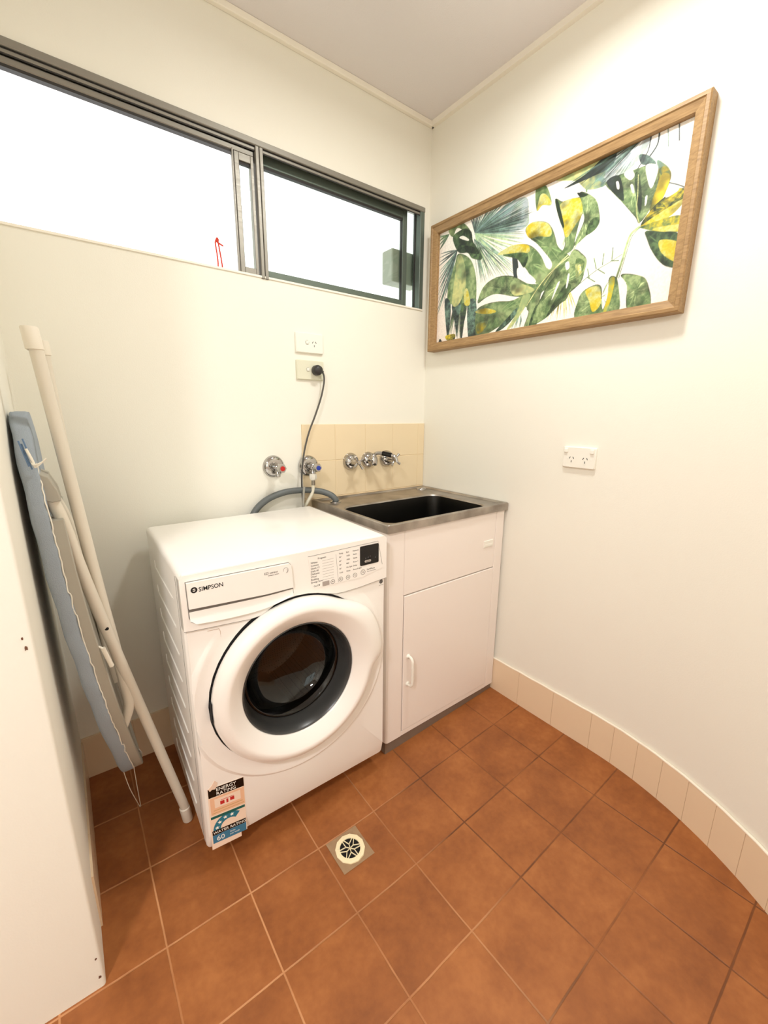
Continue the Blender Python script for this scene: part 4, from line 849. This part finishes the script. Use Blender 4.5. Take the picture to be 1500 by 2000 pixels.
('P',[(75.7,84.1),(79.5,85.6),(81.7,72.9),(81.2,69.9)],(0.12,0.19,0.12),(0.17,0.21,0.21),''),
('P',[(84.3,81.8),(85.7,81.3),(87.3,67.5),(87.4,58.0),(85.9,65.9)],(0.12,0.19,0.12),(0.34,0.45,0.27),''),
('P',[(81.0,85.1),(83.0,86.2),(84.3,81.8),(83.1,80.1)],(0.97,0.96,0.92),(0.97,0.96,0.92),''),
('P',[(87.3,84.6),(90.2,82.9),(90.9,79.1),(90.0,71.1),(88.9,72.9)],(0.97,0.96,0.92),(0.97,0.96,0.92),''),
('P',[(78.8,82.4),(79.6,81.8),(80.1,77.6),(79.4,78.1)],(0.97,0.96,0.92),(0.97,0.96,0.92),''),
('P',[(83.4,77.1),(84.2,76.6),(84.9,71.6),(84.2,72.5)],(0.97,0.96,0.92),(0.97,0.96,0.92),''),
('P',[(88.3,66.8),(88.9,67.0),(88.9,63.0),(88.5,61.6)],(0.97,0.96,0.92),(0.97,0.96,0.92),''),
('P',[(91.2,79.5),(92.9,79.7),(94.4,75.6),(94.5,69.9),(92.9,60.8),(90.3,56.7),(90.7,66.4),(91.6,70.8)],(0.84,0.74,0.14),(0.34,0.45,0.27),'o'),
('P',[(91.9,75.7),(94.2,74.6),(94.3,68.8),(92.6,61.7),(90.9,62.2)],(0.84,0.74,0.14),(0.84,0.74,0.14),''),
('P',[(89.7,56.5),(93.2,61.9),(97.0,64.9),(99.7,62.2),(99.8,58.4),(96.4,51.9),(93.1,48.9),(88.1,50.1)],(0.12,0.19,0.12),(0.84,0.74,0.14),'o'),
('P',[(89.0,51.5),(93.6,55.1),(98.9,58.4),(99.6,57.3),(96.4,51.3),(93.0,50.2),(88.4,50.2)],(0.84,0.74,0.14),(0.82,0.82,0.54),''),
('P',[(88.4,50.2),(96.4,50.6),(99.6,48.1),(99.8,41.3),(95.5,42.1),(88.1,49.4)],(0.34,0.45,0.27),(0.84,0.74,0.14),''),
('P',[(91.9,46.9),(99.6,44.3),(99.5,40.8),(93.8,43.8)],(0.84,0.74,0.14),(0.82,0.82,0.54),''),
('P',[(89.8,46.6),(94.4,43.4),(98.4,40.3),(99.9,33.5),(100.1,23.5),(99.4,20.9),(95.7,24.5),(92.5,33.0),(90.7,40.9)],(0.34,0.45,0.27),(0.12,0.19,0.12),'o'),
('P',[(94.1,38.9),(99.4,34.4),(99.9,24.3),(98.2,25.2),(94.9,31.7)],(0.84,0.74,0.14),(0.82,0.82,0.54),''),
('P',[(94.7,69.1),(96.5,67.1),(97.3,64.0),(94.7,62.1),(94.0,63.2)],(0.97,0.96,0.92),(0.97,0.96,0.92),''),
('L',[(94.5,69.9),(97.2,66.6),(99.6,62.9)],(0.17,0.21,0.21),0.6),
('L',[(85.4,81.6),(86.0,69.1),(86.2,60.2),(87.6,52.1)],(0.82,0.82,0.54),0.5),
('L',[(87.9,50.5),(85.5,47.6),(84.5,41.1),(83.8,33.6),(82.5,22.2)],(0.6,0.68,0.46),1.5),
('L',[(88.2,50.3),(85.9,46.2),(85.1,40.1),(84.4,33.3),(83.3,22.2)],(0.34,0.45,0.27),0.4),
('L',[(68.9,23.4),(75.2,30.6),(80.1,34.1),(83.6,36.9)],(0.34,0.45,0.27),0.35),
('L',[(73.4,26.9),(72.4,33.6)],(0.34,0.45,0.27),0.6),
('L',[(75.5,31.6),(74.3,39.5)],(0.34,0.45,0.27),0.6),
('L',[(77.4,33.3),(77.5,40.7)],(0.34,0.45,0.27),0.6),
('L',[(80.4,34.7),(80.3,42.8)],(0.34,0.45,0.27),0.6),
('L',[(76.0,31.4),(78.6,27.4)],(0.34,0.45,0.27),0.6),
('L',[(80.1,34.5),(82.7,33.4)],(0.34,0.45,0.27),0.6),
('L',[(72.5,28.1),(75.6,23.5)],(0.34,0.45,0.27),0.6),
('P',[(70.1,1.0),(70.1,13.2),(72.1,19.6),(77.4,20.4),(78.6,7.5),(79.5,4.8),(80.5,14.4),(80.3,23.6),(82.2,23.4),(83.5,17.6),(84.7,1.4),(80.2,0.7)],(0.34,0.45,0.27),(0.6,0.68,0.46),'o'),
('P',[(72.5,19.4),(77.0,19.8),(78.3,8.4),(75.9,3.8),(74.2,11.6)],(0.84,0.74,0.14),(0.82,0.82,0.54),''),
('P',[(80.4,22.8),(82.1,22.7),(81.8,12.4),(80.8,3.6),(79.5,1.7),(80.3,11.5)],(0.84,0.74,0.14),(0.6,0.68,0.46),''),
('P',[(84.1,24.0),(90.7,19.7),(92.8,12.0),(93.8,0.2),(87.5,1.1),(86.2,16.4)],(0.34,0.45,0.27),(0.6,0.68,0.46),'o'),
('L',[(65.2,45.2),(59.8,39.9),(54.3,30.8),(49.3,18.0)],(0.82,0.82,0.54),0.8),
('L',[(66.6,49.1),(60.7,41.1),(56.0,30.0)],(0.82,0.82,0.54),0.7),
('L',[(68.8,56.3),(66.6,49.1)],(0.6,0.68,0.46),0.8)]
AW, AH = 700, 334
def up_noise(h, w, cells, seed):
    r = np.random.RandomState(seed); gx = max(2, int(cells * w / h)); g_ = r.rand(cells + 1, gx + 1)
    yy = np.linspace(0, cells - 1e-6, h); xx = np.linspace(0, gx - 1e-6, w); yi = yy.astype(int); xi = xx.astype(int); fy = (yy - yi)[:, None]; fx = (xx - xi)[None]
    fy = fy * fy * (3 - 2 * fy); fx = fx * fx * (3 - 2 * fx)
    return (g_[yi][:, xi] * (1 - fy) * (1 - fx) + g_[yi + 1][:, xi] * fy * (1 - fx) + g_[yi][:, xi + 1] * (1 - fy) * fx + g_[yi + 1][:, xi + 1] * fy * fx)
N1 = up_noise(AH, AW, 14, 1); N2 = up_noise(AH, AW, 45, 2); N3 = up_noise(AH, AW, 120, 3)
NZ = 0.45 * N1 + 0.35 * N2 + 0.2 * N3; NW = 0.6 * up_noise(AH, AW, 9, 8) + 0.4 * up_noise(AH, AW, 26, 9)
img = np.ones((AH, AW, 3)) * np.array([0.975, 0.955, 0.915])
XX, YY = np.meshgrid(np.arange(AW) + 0.5, np.arange(AH) + 0.5)
wash = np.clip(((XX / AW - 0.80) * 2.0 + (1 - YY / AH - 0.55) * 1.2), 0, 1) * (0.5 + N1 * 0.5); wash = np.maximum(wash, np.clip((0.14 - XX / AW) * 5 + (0.5 - YY / AH), 0, 1) * 0.8)
img += (np.array([0.955, 0.885, 0.835]) - img) * wash[..., None] * 0.8
def px(p): return (p[0] / 100 * AW, p[1] / 100 * AH)
def fill(pts, ca, cb, alpha=1.0, t=None, contrast=2.0):
    P = np.array(pts); x0, x1 = int(max(0, P[:, 0].min() - 1)), int(min(AW, P[:, 0].max() + 2)); y0, y1 = int(max(0, P[:, 1].min() - 1)), int(min(AH, P[:, 1].max() + 2))
    if x1 <= x0 or y1 <= y0: return None
    acc = np.zeros((y1 - y0, x1 - x0))
    for ox, oy in ((-.25, -.25), (.25, -.25), (-.25, .25), (.25, .25)):
        X = XX[y0:y1, x0:x1] + ox; Y = YY[y0:y1, x0:x1] + oy; ins = np.zeros(X.shape, bool)
        for i in range(len(P)):
            xa, ya = P[i]; xb, yb = P[(i + 1) % len(P)]
            if ya == yb: continue
            ins ^= ((ya > Y) != (yb > Y)) & (X < (xb - xa) * (Y - ya) / (yb - ya) + xa)
        acc += ins * 0.25
    X = XX[y0:y1, x0:x1]; Y = YY[y0:y1, x0:x1]
    if t is None:
        t = np.clip(0.5 + contrast * 1.3 * (NZ[y0:y1, x0:x1] - 0.5) + 0.35 * ((Y - y0) / max(1, y1 - y0) - 0.5), 0, 1)
    col = np.array(ca) * (1 - t[..., None]) + np.array(cb) * t[..., None]
    sh = 1 - 0.42 * np.clip((0.5 - NW[y0:y1, x0:x1]) * 3, 0, 1); col = col * sh[..., None] if max(ca) < 0.9 and alpha > 0.5 else col
    m_ = (acc * alpha)[..., None]; img[y0:y1, x0:x1] = img[y0:y1, x0:x1] * (1 - m_) + col * m_
def sm2(pts, n=5): return [tuple(v)[:2] for v in cat_rom([(p[0], p[1], 0) for p in pts], n, True)]
def stroke(pts, w, ca, alpha=1.0, taper=False):
    C2 = [tuple(v)[:2] for v in cat_rom([(p[0], p[1], 0) for p in pts], 6)]
    Lf, Rt = [], []
    for i, p in enumerate(C2):
        q = C2[min(i + 1, len(C2) - 1)]; o_ = C2[max(i - 1, 0)]; dx, dy = q[0] - o_[0], q[1] - o_[1]; d_ = math.hypot(dx, dy) or 1
        ww = w * (math.sin(PI * min(1, 0.08 + 0.92 * i / (len(C2) - 1))) if taper else 1.0) * 0.5
        Lf.append((p[0] - dy / d_ * ww, p[1] + dx / d_ * ww)); Rt.append((p[0] + dy / d_ * ww, p[1] - dx / d_ * ww))
    fill(Lf + Rt[::-1], ca, tuple(min(1, c_ * 1.25 + 0.04) for c_ in ca), alpha)
R2 = random.Random(5)
for rec in ART:
    kind, pts = rec[0], [px(p) for p in rec[1]]
    if kind == 'P':
        ca, cb, fl = rec[2], rec[3], rec[4]; S_ = sm2(pts); al = 0.55 if fl == 's' else 0.97; fill(S_, ca, cb, al)
        if fl == 'o':
            dk = tuple(c_ * 0.45 for c_ in ca); n_ = len(S_); k0 = R2.randrange(n_)
            for part in range(3):
                a0 = (k0 + part * n_ // 3) % n_; seg = [S_[(a0 + j) % n_] for j in range(0, max(4, n_ // 4), 2)]; stroke(seg, 2.2, dk, 0.75, True)
            cx_, cy_ = np.mean(np.array(S_), axis=0)
            for j in range(16):
                q = S_[R2.randrange(n_)]; e1 = (cx_ + (q[0] - cx_) * 0.15, cy_ + (q[1] - cy_) * 0.15); e2 = (cx_ + (q[0] - cx_) * 0.8, cy_ + (q[1] - cy_) * 0.8)
                stroke([e1, ((e1[0] + e2[0]) / 2 + R2.uniform(-3, 3), (e1[1] + e2[1]) / 2 + R2.uniform(-3, 3)), e2], R2.uniform(1.0, 3.0), ca if R2.random() < .5 else tuple(min(1, c_ * 1.2) for c_ in cb), 0.55, True)
    elif kind == 'F':
        c0 = pts[0]; tips = pts[1:]; ca, cb, wd = rec[2], rec[3], rec[4]; allt = []
        for a, b_ in zip(tips, tips[1:]):
            for k in range(3): allt.append((a[0] + (b_[0] - a[0]) * k / 3 + R2.uniform(-4, 4), a[1] + (b_[1] - a[1]) * k / 3 + R2.uniform(-4, 4)))
        allt.append(tips[-1])
        for tp in allt:
            f_ = R2.random(); col = tuple(ca[i] * f_ + cb[i] * (1 - f_) for i in range(3)); mid = ((c0[0] + tp[0]) / 2 + R2.uniform(-2, 2), (c0[1] + tp[1]) / 2 + R2.uniform(-2, 2))
            stroke([c0, mid, tp], wd * R2.uniform(1.6, 3.6), col, 0.8, True)
    else: stroke(pts, rec[3] * 3.2, rec[2], 0.95)
img = np.clip(img, 0, 1); img = img * (0.93 + 0.07 * N3[..., None]); limg = np.where(img <= 0.04045, img / 12.92, ((img + 0.055) / 1.055) ** 2.4)
ya, yb, za, zb = -0.0895, -1.0280, 1.5315, 1.9785
vx = np.zeros((AH, AW, 3)); vx[..., 0] = -0.0185; vx[..., 1] = ya + (yb - ya) * (np.arange(AW) / (AW - 1))[None]; vx[..., 2] = za + (zb - za) * (np.arange(AH) / (AH - 1))[:, None]
idx = np.arange(AH * AW).reshape(AH, AW); quads = np.stack([idx[:-1, :-1], idx[1:, :-1], idx[1:, 1:], idx[:-1, 1:]], -1).reshape(-1, 4)
me = bpy.data.meshes.new('artwork'); me.vertices.add(AH * AW); me.vertices.foreach_set('co', vx.ravel())
me.loops.add(quads.size); me.loops.foreach_set('vertex_index', quads.ravel()); me.polygons.add(len(quads)); me.polygons.foreach_set('loop_start', np.arange(len(quads)) * 4)
me.polygons.foreach_set('loop_total', np.full(len(quads), 4)); me.update(calc_edges=True)
ca_ = me.color_attributes.new('paint', 'FLOAT_COLOR', 'POINT'); ca_.data.foreach_set('color', np.concatenate([limg, np.ones((AH, AW, 1))], -1).ravel())
m, nt, b = new_mat('watercolour_print'); b.inputs['Roughness'].default_value = 0.55
an = nt.nodes.new('ShaderNodeAttribute'); an.attribute_name = 'paint'; nt.links.new(an.outputs['Color'], b.inputs['Base Color']); me.materials.append(m)
ao = bpy.data.objects.new('artwork', me); COL.objects.link(ao); ao.parent = FP

# ================================================================== IRONING BOARD
I = thing('ironing_board', 'folded ironing board with worn blue cover leaning in the gap by the left wall', 'ironing board', (-1.40, -0.30, 0))
OX, OY = 1.40, 0.30
def bx_(z): return float(np.interp(z, [0.215, 0.5, 0.73, 0.88, 1.22], [-1.390, -1.430, -1.456, -1.469, -1.487]))
hw = [(1.222, 0.012), (1.218, 0.035), (1.205, 0.070), (1.185, 0.102), (1.15, 0.132), (1.10, 0.155), (1.04, 0.168), (0.92, 0.172), (0.8, 0.170), (0.7, 0.167), (0.6, 0.160), (0.5, 0.146), (0.42, 0.125), (0.35, 0.100), (0.29, 0.072), (0.25, 0.048), (0.228, 0.028), (0.218, 0.008)]
def slab(rows, offs, yc=-0.30, shift=0.0):
    """offs: list of (inset, x offset) rings from the ironing face to the underside"""
    bm = B(); rings = []
    for ins, xo in offs:
        f = [bm.verts.new((bx_(z) + xo + OX, yc - max(0.002, h - ins) + OY, z - (ins if i == 0 else (-ins if i == len(rows) - 1 else 0)))) for i, (z, h) in enumerate(rows)]
        k = [bm.verts.new((bx_(z) + xo + OX, yc + max(0.002, h - ins) + OY, z - (ins if i == 0 else (-ins if i == len(rows) - 1 else 0)))) for i, (z, h) in enumerate(rows)]
        rings.append((f, k))
    for (f0, k0), (f1, k1) in zip(rings, rings[1:]):
        a = f0 + k0[::-1]; b_ = f1 + k1[::-1]; n = len(a)
        for i in range(n): bm.faces.new((a[i], a[(i + 1) % n], b_[(i + 1) % n], b_[i]))
    for f, k in (rings[0], rings[-1]):
        for i in range(len(f) - 1): bm.faces.new((f[i], f[i + 1], k[i + 1], k[i]))
    return bm
# finer rows for smooth outline
rows = []
for (z0, h0), (z1, h1) in zip(hw, hw[1:]):
    for k in range(3): rows.append((z0 + (z1 - z0) * k / 3, h0 + (h1 - h0) * k / 3))
rows.append(hw[-1])
bm = slab(rows, [(0.012, -0.0150), (0.003, -0.0125), (0.0, -0.006), (0.0, 0.010), (0.002, 0.015), (0.012, 0.0165)])
for v in bm.verts: v.co.x += 0.0012 * math.sin(v.co.z * 47 + v.co.y * 30); v.co.y += 0.0010 * math.sin(v.co.z * 61)
obj('cover', bm, M_cloth, I, smooth=60)
prow = [(z, h - 0.004) for z, h in rows if 0.225 < z < 1.035]
bm = slab(prow, [(0.002, 0.013), (0.0, 0.015), (0.0, 0.036), (0.003, 0.038), (0.020, 0.038), (0.022, 0.032)]); obj('metal_tray', bm, M_pan, I, smooth=40)
bm = B(); R3 = random.Random(3)
edge_pts = [(bx_(z) + 0.0150 + OX + R3.uniform(-0.0010, 0.0022), -0.30 - h + 0.002 + OY + R3.uniform(-0.001, 0.001), z + R3.uniform(-0.004, 0.004)) for z, h in [(1.12 - 0.011 * i, float(np.interp(1.12 - 0.011 * i, [r[0] for r in rows][::-1], [r[1] for r in rows][::-1]))) for i in range(82)]]
tube(bm, edge_pts, 0.0013, 6, 2); obj('frayed_hem', bm, M_thread, I, smooth=60)
bm = B(); tube(bm, [(-1.474 + OX, -0.462 + OY, 1.125), (-1.470 + OX, -0.47 + OY, 1.118), (-1.458 + OX, -0.47 + OY, 1.122), (-1.449 + OX, -0.47 + OY, 1.130), (-1.455 + OX, -0.47 + OY, 1.124), (-1.466 + OX, -0.47 + OY, 1.114)], 0.0018, 6, 4); tube(bm, [(-1.478 + OX, -0.463 + OY, 1.150), (-1.472 + OX, -0.466 + OY, 1.130), (-1.468 + OX, -0.466 + OY, 1.112)], 0.0024, 6, 4); obj('loose_tie', bm, M_thread, I, smooth=60)
bm = B()
for dx, dz in ((0.0, 0.0), (0.004, -0.006), (0.007, 0.004)): tube(bm, [(-1.488 + OX + dx, -0.4545 + OY, 1.165 + dz), (-1.482 + OX + dx, -0.4635 + OY, 1.135 + dz), (-1.478 + OX + dx, -0.466 + OY, 1.115 + dz)], 0.0016, 5, 3)
obj('cover_pleats', bm, M_clothd, I, smooth=60)
bm = B(); tube(bm, [(-1.404 + OX, -0.30 + OY, 0.222), (-1.394 + OX, -0.27 + OY, 0.12), (-1.374 + OX, -0.225 + OY, fz(-1.374, -0.225) + 0.001)], 0.0011, 5, 4); tube(bm, [(-1.377 + OX, -0.30 + OY, 0.226), (-1.375 + OX, -0.26 + OY, 0.12), (-1.372 + OX, -0.223 + OY, fz(-1.372, -0.223) + 0.001)], 0.0011, 5, 4)
tube(bm, [(-1.358 + OX, -0.30 + OY, 0.262), (-1.352 + OX, -0.29 + OY, 0.235), (-1.366 + OX, -0.29 + OY, 0.23), (-1.372 + OX, -0.298 + OY, 0.24)], 0.0012, 5, 4)
obj('dangling_strings', bm, M_thread, I, smooth=60)
def leg(name, pts, r=0.0125, m=M_tubep, n=6):
    bm = B(); tube(bm, [(p[0] + OX, p[1] + OY, p[2]) for p in pts], r, 16, n); return obj(name, bm, m, I, smooth=60)
la = leg('leg', [(-1.4385, -0.40, 1.372), (-1.401, -0.40, 0.876), (-1.386, -0.40, 0.70), (-1.376, -0.40, 0.59), (-1.370, -0.40, 0.52), (-1.371, -0.40, 0.475), (-1.390, -0.40, 0.425)], 0.0125)
def cap_tube(parent, p, q, r0=0.0155):
    bm = B(); p = Vector(p) + Vector((OX, OY, 0)); q = Vector(q) + Vector((OX, OY, 0)); d = (q - p).normalized()
    lathe(bm, [(r0 * 0.80, -0.002), (r0, 0.0), (r0, (q - p).length - 0.002), (r0 * 0.92, (q - p).length), (r0 * 0.60, (q - p).length), (r0 * 0.55, (q - p).length - 0.006), (0, (q - p).length - 0.006)], p, d, 20)
    return obj('end_cap', bm, M_cap, parent, smooth=45)
cap_tube(la, (-1.4385, -0.40, 1.345), (-1.4420, -0.40, 1.388))
lb = leg('leg', [(-1.424, -0.15, 1.375), (-1.4075, -0.155, 0.90), (-1.402, -0.17, 0.72), (-1.392, -0.19, 0.50), (-1.388, -0.20, 0.44)], 0.0105)
cap_tube(lb, (-1.4238, -0.15, 1.36), (-1.4248, -0.15, 1.394), 0.013)
lc_ = leg('leg', [(-1.455, -0.435, 1.045), (-1.440, -0.43, 0.985), (-1.403, -0.42, 0.76), (-1.262, -0.357, 0.02)], 0.0125, n=5)
ft = Vector((-1.262, -0.357, fz(-1.262, -0.357) - 0.001)); cap_tube(lc_, (-1.2680, -0.3600, 0.045), tuple(ft + Vector((0.0, 0, 0.004))), 0.0145)
ld = leg('leg', [(-1.456, -0.36, 1.055), (-1.432, -0.33, 0.97), (-1.410, -0.30, 0.80), (-1.395, -0.28, 0.66)], 0.0095, n=5)
bm = B(); lathe(bm, [(0.0045, 0), (0.0045, 0.0135), (0.0, 0.015)], (-1.393 + OX, -0.415 + OY, 0.7165), '-y', 12); obj('pivot_bolt', bm, M_dark, lc_, smooth=40)
bm = B(); prism(bm, [(-1.470 + OX, 1.100), (-1.452 + OX, 1.090), (-1.440 + OX, 1.060), (-1.437 + OX, 1.038), (-1.452 + OX, 1.036), (-1.470 + OX, 1.045)], -0.452 + OY, -0.34 + OY, 'xz', bev=0.002); obj('leg_bracket', bm, M_pan, I)
bm = B(); tube(bm, [(-1.436 + OX, -0.43 + OY, 0.705), (-1.430 + OX, -0.45 + OY, 0.703), (-1.410 + OX, -0.46 + OY, 0.688), (-1.406 + OX, -0.46 + OY, 0.683)], 0.0022, 8, 4); lv = obj('height_lever', bm, M_thread, I, smooth=60)
bm = B(); tube(bm, [(-1.407 + OX, -0.46 + OY, 0.686), (-1.395 + OX, -0.46 + OY, 0.634)], 0.0050, 12); obj('lever_grip', bm, M_cap, lv, smooth=50)

# ================================================================== FLOOR DRAIN
dx_, dy_ = -0.901, -0.722; zc = fz(dx_, dy_) + 0.0035
G_ = thing('floor_drain', 'round ivory floor drain with a star grate set in grey mortar', 'drain', (dx_, dy_, zc))
bm = B(); NN = 10
gv = [[bm.verts.new((-0.052 + 0.104 * i / NN, -0.052 + 0.104 * j / NN, fz(dx_ - 0.052 + 0.104 * i / NN, dy_ - 0.052 + 0.104 * j / NN) - zc + 0.0012)) for j in range(NN + 1)] for i in range(NN + 1)]
for i in range(NN):
    for j in range(NN): bm.faces.new((gv[i][j], gv[i + 1][j], gv[i + 1][j + 1], gv[i][j + 1]))
obj('mortar_surround', bm, M_mortar, G_)
bm = B(); lathe(bm, [(0, 0), (0.0315, 0)], (0, 0, -0.0005), 'z', 32); obj('drain_hole', bm, M_void, G_)
bm = B(); lathe(bm, [(0.0350, -0.003), (0.0445, -0.003), (0.0438, 0.0012), (0.0355, 0.0018), (0.0350, -0.003)], (0, 0, 0), 'z', 12); obj('outer_rim', bm, M_ivory, G_)
bm = B(); lathe(bm, [(0.0300, -0.002), (0.0352, -0.002), (0.0348, 0.0022), (0.0304, 0.0022), (0.0300, -0.002)], (0, 0, 0), 'z', 40)
def bar(p, q, w=0.0010):
    d = Vector((q[0] - p[0], q[1] - p[1], 0)).normalized(); s = Vector((-d.y, d.x, 0)) * w
    prism(bm, [(p[0] + s.x, p[1] + s.y), (p[0] - s.x, p[1] - s.y), (q[0] - s.x, q[1] - s.y), (q[0] + s.x, q[1] + s.y)], -0.0005, 0.0018, 'xy')
for k in range(6):
    a = math.radians(12 + 60 * k); ip = (0.0125 * math.cos(a), 0.0125 * math.sin(a)); bar((0, 0), ip)
    for s_ in (-1, 1):
        b_ = a + s_ * math.radians(25); bar(ip, (0.0305 * math.cos(b_), 0.0305 * math.sin(b_)))
obj('star_grate', bm, M_ivory, G_)
bpy.context.view_layer.update()
